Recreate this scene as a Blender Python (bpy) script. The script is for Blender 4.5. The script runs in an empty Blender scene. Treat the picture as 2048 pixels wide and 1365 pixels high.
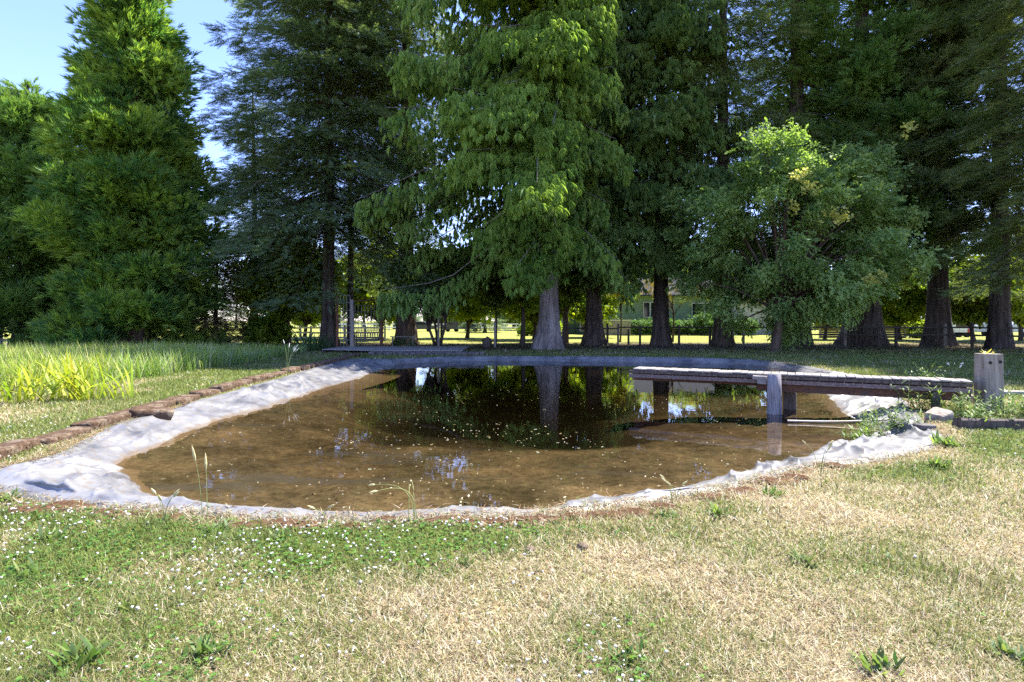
import bpy, math, random
import numpy as np
from mathutils import Vector, Matrix

# ------------------------------------------------------------------ camera, sky, sun, exposure
SC = bpy.context.scene
C = SC.collection
cam_d = bpy.data.cameras.new('camera'); cam = bpy.data.objects.new('camera', cam_d); C.objects.link(cam)
cam.location = (0, 0, 1.6); cam.rotation_euler = (math.radians(90), 0, 0)
cam_d.lens = 20.0; cam_d.sensor_width = 36.0; cam_d.shift_y = -0.0205
cam_d.clip_start = 0.05; cam_d.clip_end = 3000
SC.camera = cam
F_PX = 2048 * 20.0 / 36.0
HOR = 640.5
SUN_EL, SUN_AZ = math.radians(59), math.radians(54)
w = bpy.data.worlds.new('World'); SC.world = w; w.use_nodes = True
nt = w.node_tree; nt.nodes.clear()
sky = nt.nodes.new('ShaderNodeTexSky'); sky.sky_type = 'NISHITA'; sky.sun_disc = False
sky.sun_elevation = SUN_EL; sky.sun_rotation = SUN_AZ; sky.air_density = 1.0; sky.dust_density = 0.1; sky.ozone_density = 2.5
bg = nt.nodes.new('ShaderNodeBackground'); bg.inputs['Strength'].default_value = 0.108
wo = nt.nodes.new('ShaderNodeOutputWorld')
tintn = nt.nodes.new('ShaderNodeMix'); tintn.data_type = 'RGBA'; tintn.blend_type = 'MULTIPLY'; tintn.inputs[0].default_value = 1.0; tintn.inputs[7].default_value = (0.84, 0.80, 1.10, 1)
nt.links.new(sky.outputs[0], tintn.inputs[6]); nt.links.new(tintn.outputs[2], bg.inputs[0]); nt.links.new(bg.outputs[0], wo.inputs[0])
sun_d = bpy.data.lights.new('sun', 'SUN'); sun_d.energy = 4.0; sun_d.angle = math.radians(0.55); sun_d.color = (1.0, 0.95, 0.86)
sun = bpy.data.objects.new('sun', sun_d); C.objects.link(sun)
S_DIR = Vector((math.sin(SUN_AZ) * math.cos(SUN_EL), math.cos(SUN_AZ) * math.cos(SUN_EL), math.sin(SUN_EL)))
sun.rotation_euler = S_DIR.to_track_quat('Z', 'Y').to_euler(); sun.location = (20, 20, 60)
SC.view_settings.view_transform = 'Standard'; SC.view_settings.look = 'None'
SC.view_settings.exposure = 2.08; SC.view_settings.gamma = 1.0
SC.render.engine = 'CYCLES'
cy = SC.cycles
cy.max_bounces = 10; cy.diffuse_bounces = 6; cy.glossy_bounces = 3; cy.transmission_bounces = 4; cy.transparent_max_bounces = 10; cy.volume_bounces = 0
cy.caustics_reflective = False; cy.caustics_refractive = False
cy.sample_clamp_indirect = 6.0
cy.use_denoising = False

R = np.random.default_rng(7)
ZW = -0.2                                              # water level


def at(px, py, z=0.0):
    """photograph pixel of a point at height z -> world x, y"""
    d = F_PX * (1.6 - z) / (py - HOR)
    return np.array([(px - 1024) / F_PX * d, d, z])


def atd(px, d):
    return (px - 1024) / F_PX * d


# ------------------------------------------------------------------ noise and mesh helpers
def vnoise(x, y, scale=1.0, seed=0):
    x = np.asarray(x, float) * scale + 137.3; y = np.asarray(y, float) * scale + 91.7
    xi = np.floor(x).astype(np.int64); yi = np.floor(y).astype(np.int64)
    fx = x - xi; fy = y - yi
    fx = fx * fx * (3 - 2 * fx); fy = fy * fy * (3 - 2 * fy)

    def h(a, b):
        n = (a * 374761393 + b * 668265263 + seed * 1442695041) & 0xffffffff
        n = ((n ^ (n >> 13)) * 1274126177) & 0xffffffff
        n = (n ^ (n >> 16)) & 0xffff
        return n / 65535.0
    return (h(xi, yi) * (1 - fx) + h(xi + 1, yi) * fx) * (1 - fy) + (h(xi, yi + 1) * (1 - fx) + h(xi + 1, yi + 1) * fx) * fy


def fbm(x, y, scale=1.0, seed=0, o=3):
    t = 0; a = 0.5; s = scale; n = 0
    for k in range(o):
        t = t + a * vnoise(x, y, s, seed + k * 17); n += a; a *= 0.5; s *= 2.03
    return t / n


def nrm(v):
    return v / (np.linalg.norm(v, axis=-1, keepdims=True) + 1e-9)


def npmesh(name, V, faces, mat, parent=None, smooth=False, tint=None, loc=None):
    """faces: list of (n,k) int arrays"""
    me = bpy.data.meshes.new(name)
    V = np.ascontiguousarray(V, dtype=np.float32)
    if not isinstance(faces, (list, tuple)):
        faces = [faces]
    faces = [np.asarray(f, dtype=np.int32) for f in faces if len(f)]
    me.vertices.add(len(V)); me.vertices.foreach_set('co', V.ravel())
    loops = np.concatenate([f.ravel() for f in faces])
    tot = np.concatenate([np.full(len(f), f.shape[1], np.int32) for f in faces])
    st = np.concatenate([[0], np.cumsum(tot)[:-1]]).astype(np.int32)
    me.loops.add(len(loops)); me.loops.foreach_set('vertex_index', loops)
    me.polygons.add(len(tot)); me.polygons.foreach_set('loop_start', st); me.polygons.foreach_set('loop_total', tot)
    me.polygons.foreach_set('use_smooth', np.full(len(tot), bool(smooth)))
    if tint is not None:
        tint = np.asarray(tint, np.float32)
        if tint.ndim == 1:
            a = me.attributes.new('tint', 'FLOAT', 'POINT'); a.data.foreach_set('value', tint)
        else:
            a = me.attributes.new('tint', 'FLOAT_COLOR', 'POINT')
            a.data.foreach_set('color', np.concatenate([tint, np.ones((len(tint), 1), np.float32)], 1).ravel())
    me.update(calc_edges=True); me.validate()
    if mat is not None:
        me.materials.append(mat)
    o = bpy.data.objects.new(name, me); C.objects.link(o)
    if parent is not None:
        o.parent = parent
    if loc is not None:
        o.location = loc
    return o


def tag(o, label=None, cat=None, group=None, kind=None):
    if label: o['label'] = label
    if cat: o['category'] = cat
    if group: o['group'] = group
    if kind: o['kind'] = kind
    return o


def empty(name, loc, rz=0.0, label=None, cat=None, group=None):
    o = bpy.data.objects.new(name, None); C.objects.link(o)
    o.location = loc; o.rotation_euler = (0, 0, rz); o.empty_display_size = 0.3
    return tag(o, label, cat, group)


def copy_tree(o, parent=None):
    c = o.copy(); C.objects.link(c)
    if parent is not None: c.parent = parent
    for ch in list(o.children):
        copy_tree(ch, c)
    return c


class MB:
    """collects boxes, bars and tubes into one mesh"""
    def __init__(s): s.v = []; s.q = []; s.n = 0

    def add(s, V, F):
        V = np.asarray(V, float); F = np.asarray(F, int)
        s.v.append(V); s.q.append((F + s.n)); s.n += len(V); return s

    def box(s, c, size, rz=0.0, jit=0.0, tilt=None):
        x, y, z = [k / 2 for k in size]
        b = min(0.012, min(size) * 0.12)
        V = []
        for zz, ins in ((-z, b), (-z + b, 0), (z - b, 0), (z, b)):
            for sx, sy in ((-1, -1), (1, -1), (1, 1), (-1, 1)):
                V.append((sx * (x - ins), sy * (y - ins), zz))
        V = np.array(V)
        if jit: V = V + R.normal(0, jit, V.shape)
        if tilt is not None:
            M = np.array(Matrix.Rotation(tilt[1], 3, tilt[0])); V = V @ M.T
        ca, sa = math.cos(rz), math.sin(rz)
        V = V @ np.array([[ca, sa, 0], [-sa, ca, 0], [0, 0, 1]]) + np.array(c)
        Fq = [(3, 2, 1, 0), (12, 13, 14, 15)]
        for k in range(3):
            for j in range(4):
                a = k * 4 + j; b2 = k * 4 + (j + 1) % 4
                Fq.append((a, b2, b2 + 4, a + 4))
        return s.add(V, Fq)

    def bar(s, p, q, wd, ht):
        """rectangular bar between two points, width wd sideways, height ht"""
        p = np.array(p, float); q = np.array(q, float); d = q - p; L = np.linalg.norm(d); d /= L
        up = np.array([0, 0, 1.0]) if abs(d[2]) < 0.95 else np.array([0, 1.0, 0])
        sd = nrm(np.cross(d, up)); u = np.cross(sd, d)
        V = []
        for e in (p, q):
            for a, b in ((-1, -1), (1, -1), (1, 1), (-1, 1)):
                V.append(e + sd * a * wd / 2 + u * b * ht / 2)
        return s.add(V, [(0, 1, 2, 3), (7, 6, 5, 4)] + [((j + 1) % 4, j, j + 4, (j + 1) % 4 + 4) for j in range(4)])

    def tube(s, P, r, k=8, cap=True):
        P = np.asarray(P, float); n = len(P); r = np.broadcast_to(np.asarray(r, float), (n,))
        V, Fq = tubes(P[None], r[None], k)
        s.add(V, Fq)
        if cap:
            ctr = s.n
            s.add([P[-1]], np.zeros((0, 4), int))
            base = ctr - k
            s.q.append(np.array([(base + j, base + (j + 1) % k, ctr, ctr) for j in range(k)]))
        return s

    def build(s, name, mat, parent=None, smooth=False, loc=None):
        V = np.concatenate(s.v); Q = np.concatenate([q for q in s.q if len(q)])
        tri = Q[:, 2] == Q[:, 3]
        return npmesh(name, V, [Q[~tri], Q[tri][:, :3]], mat, parent, smooth, loc=loc)


def tubes(P, r, k=5):
    """P (B,S,3), r (B,S) -> verts, quads for B tapered tubes"""
    B, S, _ = P.shape
    d = nrm(np.gradient(P, axis=1))
    up = np.where(np.abs(d[..., 2:3]) > 0.9, np.array([1.0, 0, 0]), np.array([0, 0, 1.0]))
    sd = nrm(np.cross(d, up)); u = np.cross(sd, d)
    a = np.linspace(0, 2 * np.pi, k, endpoint=False)
    V = P[:, :, None, :] + r[:, :, None, None] * (np.cos(a)[:, None] * sd[:, :, None, :] + np.sin(a)[:, None] * u[:, :, None, :])
    idx = np.arange(B * S * k).reshape(B, S, k)
    A = idx[:, :-1]; Bn = idx[:, 1:]
    Q = np.stack([A, np.roll(A, -1, 2), np.roll(Bn, -1, 2), Bn], -1).reshape(-1, 4)
    return V.reshape(-1, 3), Q


# ------------------------------------------------------------------ materials
def newmat(name):
    m = bpy.data.materials.new(name); m.use_nodes = True
    n = m.node_tree; n.nodes.clear()
    return m, n, n.nodes.new('ShaderNodeOutputMaterial')


def N(n, t, **kw):
    x = n.nodes.new(t)
    for k, v in kw.items():
        if hasattr(x, k): setattr(x, k, v)
        else: x.inputs[k].default_value = v
    return x


def mixc(n, fac, a, b, mode='MIX'):
    x = n.nodes.new('ShaderNodeMix'); x.data_type = 'RGBA'; x.blend_type = mode
    for i, v in ((0, fac), (6, a), (7, b)):
        if isinstance(v, (int, float)): x.inputs[i].default_value = v
        elif isinstance(v, tuple): x.inputs[i].default_value = (*v, 1)
        else: n.links.new(v, x.inputs[i])
    return x.outputs[2]


def ramp(n, inp, stops):
    x = n.nodes.new('ShaderNodeValToRGB'); e = x.color_ramp.elements
    while len(e) < len(stops): e.new(0.5)
    for k, (p, c) in enumerate(stops):
        e[k].position = p; e[k].color = (*c, 1) if len(c) == 3 else c
    n.links.new(inp, x.inputs[0]); return x.outputs[0]


def noise(n, scale, detail=4, rough=0.6, stretch=None, coord='Object', dist=0.0):
    tc = n.nodes.new('ShaderNodeTexCoord'); src = tc.outputs[coord]
    if stretch:
        mp = n.nodes.new('ShaderNodeMapping'); mp.inputs['Scale'].default_value = stretch
        n.links.new(src, mp.inputs[0]); src = mp.outputs[0]
    x = N(n, 'ShaderNodeTexNoise', Scale=scale, Detail=detail, Roughness=rough, Distortion=dist)
    n.links.new(src, x.inputs['Vector']); return x.outputs[0]


def leaf_mat(name, dark, light, tip, transl=0.4, tcol=None, rough=0.55):
    k = (2.0, 1.82, 1.45) if transl < 0.45 else (1.2, 1.15, 1.0)
    dark, light, tip = (tuple(a * b for a, b in zip(c, k)) for c in (dark, light, tip))
    m, n, out = newmat(name)
    at_ = N(n, 'ShaderNodeAttribute', attribute_name='tint')
    geo = n.nodes.new('ShaderNodeNewGeometry')
    c = mixc(n, at_.outputs['Fac'], dark, light)
    big = noise(n, 0.55, 2)
    c = mixc(n, ramp(n, big, [(0.42, (0, 0, 0)), (0.62, (1, 1, 1))]), c, mixc(n, 0.55, c, tip))
    c = mixc(n, ramp(n, geo.outputs['Random Per Island'], [(0.82, (0, 0, 0)), (1, (1, 1, 1))]), c, tip)
    b = N(n, 'ShaderNodeBsdfPrincipled', Roughness=rough); b.inputs['Specular IOR Level'].default_value = 0.35
    n.links.new(c, b.inputs['Base Color'])
    t = n.nodes.new('ShaderNodeBsdfTranslucent')
    n.links.new(mixc(n, 1.0, c, tcol or (1.5, 1.6, 0.7), 'MULTIPLY'), t.inputs[0])
    mx = N(n, 'ShaderNodeMixShader'); mx.inputs[0].default_value = transl
    n.links.new(b.outputs[0], mx.inputs[1]); n.links.new(t.outputs[0], mx.inputs[2]); n.links.new(mx.outputs[0], out.inputs[0])
    return m


def attr_mat(name, transl=0.3, rough=0.7, tmul=(1.3, 1.35, 0.8)):
    """colour carried by the blades themselves"""
    m, n, out = newmat(name)
    at_ = N(n, 'ShaderNodeAttribute', attribute_name='tint')
    b = N(n, 'ShaderNodeBsdfPrincipled', Roughness=rough); b.inputs['Specular IOR Level'].default_value = 0.25
    n.links.new(at_.outputs['Color'], b.inputs['Base Color'])
    t = n.nodes.new('ShaderNodeBsdfTranslucent')
    n.links.new(mixc(n, 1.0, at_.outputs['Color'], tmul, 'MULTIPLY'), t.inputs[0])
    mx = N(n, 'ShaderNodeMixShader'); mx.inputs[0].default_value = transl
    n.links.new(b.outputs[0], mx.inputs[1]); n.links.new(t.outputs[0], mx.inputs[2]); n.links.new(mx.outputs[0], out.inputs[0])
    return m


def solid(name, c1, c2, scale=6, rough=0.7, stretch=None, bump=0.3, bscale=None, spec=0.3, metal=0.0, lo=0.35, hi=0.65, c3=None, s3=1.5, l3=0.5, h3=0.65):
    m, n, out = newmat(name)
    f = noise(n, scale, 6, 0.65, stretch)
    c = ramp(n, f, [(lo, c1), (hi, c2)])
    if c3:
        c = mixc(n, ramp(n, noise(n, s3, 5, 0.7), [(l3, (0, 0, 0)), (h3, (1, 1, 1))]), c, c3)
    b = N(n, 'ShaderNodeBsdfPrincipled', Roughness=rough, Metallic=metal); b.inputs['Specular IOR Level'].default_value = spec
    n.links.new(c, b.inputs['Base Color'])
    if bump:
        bp = N(n, 'ShaderNodeBump', Strength=bump, Distance=0.02)
        n.links.new(noise(n, bscale or scale * 1.5, 6, 0.7, stretch), bp.inputs['Height']); n.links.new(bp.outputs[0], b.inputs['Normal'])
    n.links.new(b.outputs[0], out.inputs[0])
    return m


def bark_mat(name, c1, c2, c3):
    m, n, out = newmat(name)
    f = noise(n, 3.5, 8, 0.65, (1.5, 1.5, 0.13), dist=0.6)
    g = noise(n, 1.0, 4, 0.6)
    c = mixc(n, ramp(n, g, [(0.4, (0, 0, 0)), (0.65, (1, 1, 1))]), ramp(n, f, [(0.36, c1), (0.62, c2)]), ramp(n, f, [(0.36, c1), (0.62, c3)]))
    b = N(n, 'ShaderNodeBsdfPrincipled', Roughness=0.9); b.inputs['Specular IOR Level'].default_value = 0.15
    n.links.new(c, b.inputs['Base Color'])
    bp = N(n, 'ShaderNodeBump', Strength=1.0, Distance=0.13)
    n.links.new(f, bp.inputs['Height']); n.links.new(bp.outputs[0], b.inputs['Normal']); n.links.new(b.outputs[0], out.inputs[0])
    return m


M = {}
M['fir'] = leaf_mat('fir needles', (0.035, 0.065, 0.04), (0.075, 0.115, 0.07), (0.12, 0.17, 0.10), 0.3)
M['fir_b'] = leaf_mat('fir needles olive', (0.04, 0.068, 0.032), (0.085, 0.12, 0.055), (0.14, 0.18, 0.08), 0.33)
M['cedar'] = leaf_mat('cedar sprays', (0.055, 0.11, 0.03), (0.11, 0.185, 0.055), (0.18, 0.26, 0.085), 0.38)
M['cedar_b'] = leaf_mat('dark cedar sprays', (0.045, 0.09, 0.033), (0.085, 0.145, 0.052), (0.13, 0.19, 0.075), 0.35)
M['sequoia'] = leaf_mat('sequoia sprays', (0.026, 0.072, 0.030), (0.056, 0.128, 0.038), (0.20, 0.28, 0.045), 0.40)
M['sequoia_b'] = leaf_mat('dark sequoia sprays', (0.035, 0.085, 0.03), (0.07, 0.14, 0.042), (0.12, 0.19, 0.05), 0.35)
M['leaf'] = leaf_mat('small tree leaves', (0.06, 0.115, 0.04), (0.11, 0.18, 0.07), (0.17, 0.24, 0.095), 0.42)
M['maple'] = leaf_mat('maple leaves', (0.06, 0.11, 0.012), (0.12, 0.19, 0.02), (0.22, 0.28, 0.03), 0.55, (1.9, 1.8, 0.6))
M['shade_leaf'] = leaf_mat('dark broad leaves', (0.03, 0.06, 0.015), (0.06, 0.11, 0.025), (0.10, 0.16, 0.03), 0.4)
M['yellow'] = leaf_mat('leaves coloured sunlit', (0.28, 0.33, 0.07), (0.44, 0.46, 0.13), (0.55, 0.54, 0.22), 0.5, (1.2, 1.2, 0.8))  # sunlight on the leaves is put into this yellow colour
M['rust_leaf'] = leaf_mat('rusty sprays', (0.06, 0.055, 0.018), (0.10, 0.085, 0.025), (0.16, 0.115, 0.03), 0.4)
M['dead'] = leaf_mat('dry brown twigs', (0.05, 0.04, 0.025), (0.10, 0.085, 0.045), (0.16, 0.14, 0.07), 0.2)
M['hedge'] = leaf_mat('hedge leaves', (0.025, 0.06, 0.018), (0.055, 0.11, 0.03), (0.08, 0.15, 0.04), 0.3)
M['far_leaf'] = leaf_mat('distant leaves', (0.06, 0.10, 0.035), (0.11, 0.17, 0.05), (0.2, 0.25, 0.08), 0.4)
M['blade'] = attr_mat('grass blades', 0.3)
M['weed'] = attr_mat('weed leaves', 0.4, 0.5)
M['bark_grey'] = bark_mat('grey cedar bark', (0.10, 0.085, 0.075), (0.36, 0.31, 0.29), (0.26, 0.21, 0.18))
M['bark_dark'] = bark_mat('dark bark', (0.035, 0.028, 0.024), (0.15, 0.12, 0.10), (0.11, 0.082, 0.065))
M['bark_red'] = bark_mat('reddish bark', (0.05, 0.035, 0.025), (0.17, 0.13, 0.105), (0.14, 0.085, 0.06))

# ------------------------------------------------------------------ pond outline (waterline W, outer liner edge O)
PAIRS = [((225, 930), (108, 912)), ((265, 906), (165, 880)), ((330, 880), (228, 852)), ((400, 850), (308, 829)), ((500, 820), (420, 795)),
         ((600, 790), (530, 766)), ((680, 765), (615, 741)), ((760, 740), (690, 721)), ((800, 729), (765, 712.5)), ((900, 724), (900, 711.5)),
         ((1050, 723), (1050, 711.5)), ((1200, 724), (1200, 711.5)), ((1400, 727), (1410, 713.5)), ((1500, 731), (1530, 717)),
         ((1600, 746), (1655, 731)), ((1650, 780), (1752, 764)), ((1698, 826), (1806, 800)), ((1762, 858), (1850, 845)),
         ((1764, 876), (1885, 882)), ((1660, 900), (1750, 919)), ((1570, 925), (1625, 946)), ((1480, 950), (1505, 977)),
         ((1380, 975), (1400, 1003)), ((1250, 1000), (1270, 1021)), ((1150, 1015), (1155, 1032)), ((1060, 1030), (1062, 1045)),
         ((900, 1030), (902, 1047)), ((700, 1035), (700, 1053)), ((500, 1030), (500, 1049)), ((350, 1010), (325, 1038)),
         ((298, 990), (180, 1013)), ((240, 955), (30, 990)), ((226, 942), (-30, 950))]
Wp = np.array([at(a[0], a[1], ZW)[:2] for a, b in PAIRS]); Op = np.array([at(b[0], b[1], 0)[:2] for a, b in PAIRS])
Op[8:15] = Wp[8:15] + nrm(Op[8:15] - Wp[8:15]) * np.clip(np.linalg.norm(Op[8:15] - Wp[8:15], axis=1, keepdims=True), 0.2, 0.34)


def catmull(P, m):
    n = len(P); t = np.linspace(0, n, m, endpoint=False); i = t.astype(int); f = (t - i)[:, None]
    a, b, c, d = P[(i - 1) % n], P[i % n], P[(i + 1) % n], P[(i + 2) % n]
    return 0.5 * (2 * b + (c - a) * f + (2 * a - 5 * b + 4 * c - d) * f * f + (3 * b - a - 3 * c + d) * f ** 3)


Op[20:30] = Wp[20:30] + (Op[20:30] - Wp[20:30]) * 0.78
NS = 2400
Wc = catmull(Wp, NS); Oc = catmull(Op, NS)
PC = np.array([0.8, 11.5])


def polar(Cv):
    d = Cv - PC; th = np.arctan2(d[:, 1], d[:, 0]); r = np.hypot(d[:, 0], d[:, 1]); o = np.argsort(th)
    return th[o], r[o]


thO, rO = polar(Oc); thW, rW = polar(Wc)


def sd_outer(x, y):
    th = np.arctan2(y - PC[1], x - PC[0]); r = np.hypot(x - PC[0], y - PC[1])
    return (r - np.interp(th, thO, rO, period=2 * np.pi)) * 0.8


def sd_water(x, y):
    th = np.arctan2(y - PC[1], x - PC[0]); r = np.hypot(x - PC[0], y - PC[1])
    return (r - np.interp(th, thW, rW, period=2 * np.pi)) * 0.8


def gz(x, y):
    """lawn height"""
    x = np.asarray(x, float); y = np.asarray(y, float)
    near = np.clip(1 - np.hypot(x, y - 12) / 60, 0, 1)
    z = (fbm(x, y, 0.9, 3) - 0.5) * 0.07 * near + (fbm(x, y, 4.0, 5) - 0.5) * 0.025 * near
    z = z + 0.0 * x
    sd = sd_outer(x, y)
    z = np.where(sd < 0.3, z * np.clip(sd / 0.3, 0, 1), z)
    return np.where(sd < 0, np.maximum(-2.6, sd * 1.6 - 0.015), z)


# ------------------------------------------------------------------ colour zones of the lawn (how green the grass is)
def greenness(x, y):
    n = fbm(x, y, 1.1, 11, 4)
    px = 1024 + x / np.maximum(y, 0.5) * F_PX
    g = np.where(y < 6, 0.74 - 0.54 / (1 + np.exp(np.clip(-(x + 0.45) / 0.35, -30, 30))), 0.4)
    sd = sd_outer(x, y)
    band = np.exp(-((sd - 0.42) / 0.22) ** 2)
    g = np.where((y < 11) & (x > -3), g + 0.38 * band * np.where(x > 1.2, 0.9, 1.0), g)
    g = np.where((x > 4.5) & (y > 6.5) & (y < 10.5), np.maximum(g, 0.55), g)
    g = np.where(x < -5.6, np.where(y < 12, 0.62, 0.78), g)
    g = g - 0.5 * np.exp(-(((x + 9.2) / 1.6) ** 2 + ((y - 9.6) / 1.0) ** 2))
    g = np.where(y > 11.5, 0.85, g)
    g = np.where(y > 26.5, 0.55, g)
    return np.clip(g + (n - 0.5) * 1.5, 0, 1)


# ------------------------------------------------------------------ ground sheet
def axis(lo, hi, step, far, n):
    inner = np.arange(lo, hi + 1e-6, step)
    e = np.geomspace(step * 1.5, far, n)
    return np.concatenate([lo - e[::-1], inner, hi + e])


gx = axis(-15, 14, 0.13, 700, 34); gy = axis(1.0, 29, 0.13, 900, 34)
GX, GY = np.meshgrid(gx, gy)
GZ = gz(GX, GY)
nx, ny = len(gx), len(gy)
ii = np.arange(nx * ny).reshape(ny, nx)
GQ = np.stack([ii[:-1, :-1], ii[:-1, 1:], ii[1:, 1:], ii[1:, :-1]], -1).reshape(-1, 4)
gg = greenness(GX, GY).ravel()
soil = np.clip(1 - np.abs(sd_outer(GX, GY)).ravel() / 0.3, 0, 1) * (GY.ravel() < 11.5)
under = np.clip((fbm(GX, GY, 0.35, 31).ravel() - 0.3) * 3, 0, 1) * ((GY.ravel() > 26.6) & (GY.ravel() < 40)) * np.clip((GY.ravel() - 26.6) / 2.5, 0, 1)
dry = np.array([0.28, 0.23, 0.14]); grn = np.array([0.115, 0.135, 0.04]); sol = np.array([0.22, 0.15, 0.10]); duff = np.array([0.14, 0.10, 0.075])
far_g = np.array([0.27, 0.29, 0.07])
gc = dry + (grn - dry) * gg[:, None]
gc = gc + (far_g - gc) * (np.clip((GY.ravel() - 38) / 4, 0, 1) * 0.9)[:, None]
gc = gc + (sol - gc) * (soil * 0.8)[:, None]
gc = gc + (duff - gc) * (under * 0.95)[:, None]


def ground_mat():
    m, n, out = newmat('lawn soil')
    a = N(n, 'ShaderNodeAttribute', attribute_name='tint')
    f = noise(n, 42, 6, 0.75); g = noise(n, 5, 5, 0.7); h = noise(n, 0.25, 3)
    c = mixc(n, 1.0, a.outputs['Color'], ramp(n, f, [(0.3, (0.35, 0.33, 0.3)), (0.7, (1.5, 1.45, 1.35))]), 'MULTIPLY')
    c = mixc(n, 1.0, c, ramp(n, g, [(0.3, (0.72, 0.78, 0.7)), (0.7, (1.2, 1.16, 1.1))]), 'MULTIPLY')
    b = N(n, 'ShaderNodeBsdfPrincipled', Roughness=0.95); b.inputs['Specular IOR Level'].default_value = 0.1
    n.links.new(c, b.inputs['Base Color'])
    bp = N(n, 'ShaderNodeBump', Strength=0.7, Distance=0.03); n.links.new(f, bp.inputs['Height']); n.links.new(bp.outputs[0], b.inputs['Normal'])
    n.links.new(b.outputs[0], out.inputs[0]); return m


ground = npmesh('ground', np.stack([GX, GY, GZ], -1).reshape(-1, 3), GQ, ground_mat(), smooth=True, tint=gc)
tag(ground, 'mown lawn round the pond, dry straw and green', None, None, 'structure')

# ------------------------------------------------------------------ pond liner, bed and water
ss = np.linspace(0, 1, NS, endpoint=False)
tang = nrm(np.roll(Wc, -1, 0) - np.roll(Wc, 1, 0))
arc = np.concatenate([[0], np.cumsum(np.linalg.norm(np.diff(Oc, axis=0), axis=1))])
rings = []; TT = np.concatenate([[-0.05, 0.0], np.linspace(0.04, 1.0, 30), [1.12, 1.3, 1.5]])
rc = np.random.default_rng(21); PER = arc[-1]
CR = [(rc.uniform(0, PER), rc.normal(0, 0.45), rc.uniform(-0.25, 0.55), rc.uniform(0.6, 1.3), rc.uniform(0.02, 0.075), rc.uniform(0.022, 0.06)) for k in range(int(PER * 4.5))]
LC = [(rc.uniform(0, PER), rc.uniform(0.6, 2.2), rc.uniform(0.15, 0.95), rc.normal(0, 0.10), rc.uniform(0.02, 0.07)) for k in range(int(PER * 1.3))]


def creases(u, t):
    h = np.zeros(len(u))
    for u0, sl, ta, tb, am, wd_ in CR:
        e = np.clip((t - ta) * 6, 0, 1) * np.clip((tb - t) * 6, 0, 1)
        if e <= 0: continue
        d = (u - u0 - sl * (t - 0.5) - 0.06 * np.sin(t * 9 + u0) + PER / 2) % PER - PER / 2
        h += am * e * np.exp(-np.abs(d) / np.where(d > 0, wd_, wd_ * 2.6))
    for u0, ln, tc, sl, am in LC:
        d = (u - u0 + PER / 2) % PER - PER / 2
        tq = tc + sl * d + 0.03 * np.sin(d * 5 + u0)
        h += am * np.clip((ln - np.abs(d)) * 3, 0, 1) * np.exp(-np.abs(t - tq) / np.where(t > tq, 0.05, 0.11))
    return h


edge_n = (fbm(arc, arc * 0, 1.6, 41, 3) - 0.5) * 0.22
for t in TT:
    P = Oc + (Wc - Oc) * t
    if t <= 0.12: P = P + nrm(Wc - Oc) * (edge_n * (1 if t > -0.02 else 1.2))[:, None]
    wd = np.linalg.norm(Wc - Oc, axis=1)
    z = np.where(t < 0, -0.02, 0.012 + (ZW + 0.012 - 0.03) * np.clip(t, 0, 9) ** 1.25 if t > 0 else 0.012)
    u = arc * 1.0
    # folds run down the slope and fan out; a few longer swells lie along the shore
    f1 = fbm(u * 1.0 + t * 0.4, np.full(NS, t * 0.7), 2.6, 51, 3) - 0.5
    f2 = np.abs(fbm(u + t * 0.8, np.full(NS, t * 1.4), 5.5, 57, 2) - 0.5)
    f3 = fbm(u * 0.35, np.full(NS, t * 3.2), 2.2, 61, 3) - 0.5
    f4 = np.maximum(0, fbm(u * 0.8 - t * 2.5, np.full(NS, t * 2.0), 1.7, 67, 2) - 0.55)
    rg = lambda s_, k, sc: (1 - np.abs(2 * fbm(u + t * s_, np.full(NS, t * 0.55), sc, k, 2) - 1) * 2.2).clip(0, 1) ** 2.5
    fold = 0.055 * rg(0.5, 83, 1.25) + 0.04 * rg(-0.9, 85, 2.6) + 0.05 * (1 - np.abs(2 * fbm(u * 0.25, np.full(NS, t * 2.6), 1.6, 87, 2) - 1) * 2.4).clip(0, 1) ** 2
    amp = np.clip(t * 6, 0, 1) * np.clip(1.5 - 0.4 * t, 0.4, 1) * np.clip(wd, 0.35, 1.3)
    z = z + amp * (0.04 * f1 + 0.03 * f3 + 0.03 * f4 + 0.3 * fold + creases(u, t) * np.clip(wd - 0.25, 0.2, 0.85) / np.clip(wd, 0.35, 1.3)) * (1.0 if t < 1.05 else 0.45)
    P = P + tang * (0.10 * f1 * np.clip(t * 3, 0, 1))[:, None]
    rings.append(np.concatenate([P, z[:, None]], 1))
LV = np.stack(rings); nr = len(rings)
li = np.arange(nr * NS).reshape(nr, NS)
LQ = np.stack([li[:-1], li[1:], np.roll(li[1:], -1, 1), np.roll(li[:-1], -1, 1)], -1).reshape(-1, 4)


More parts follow.
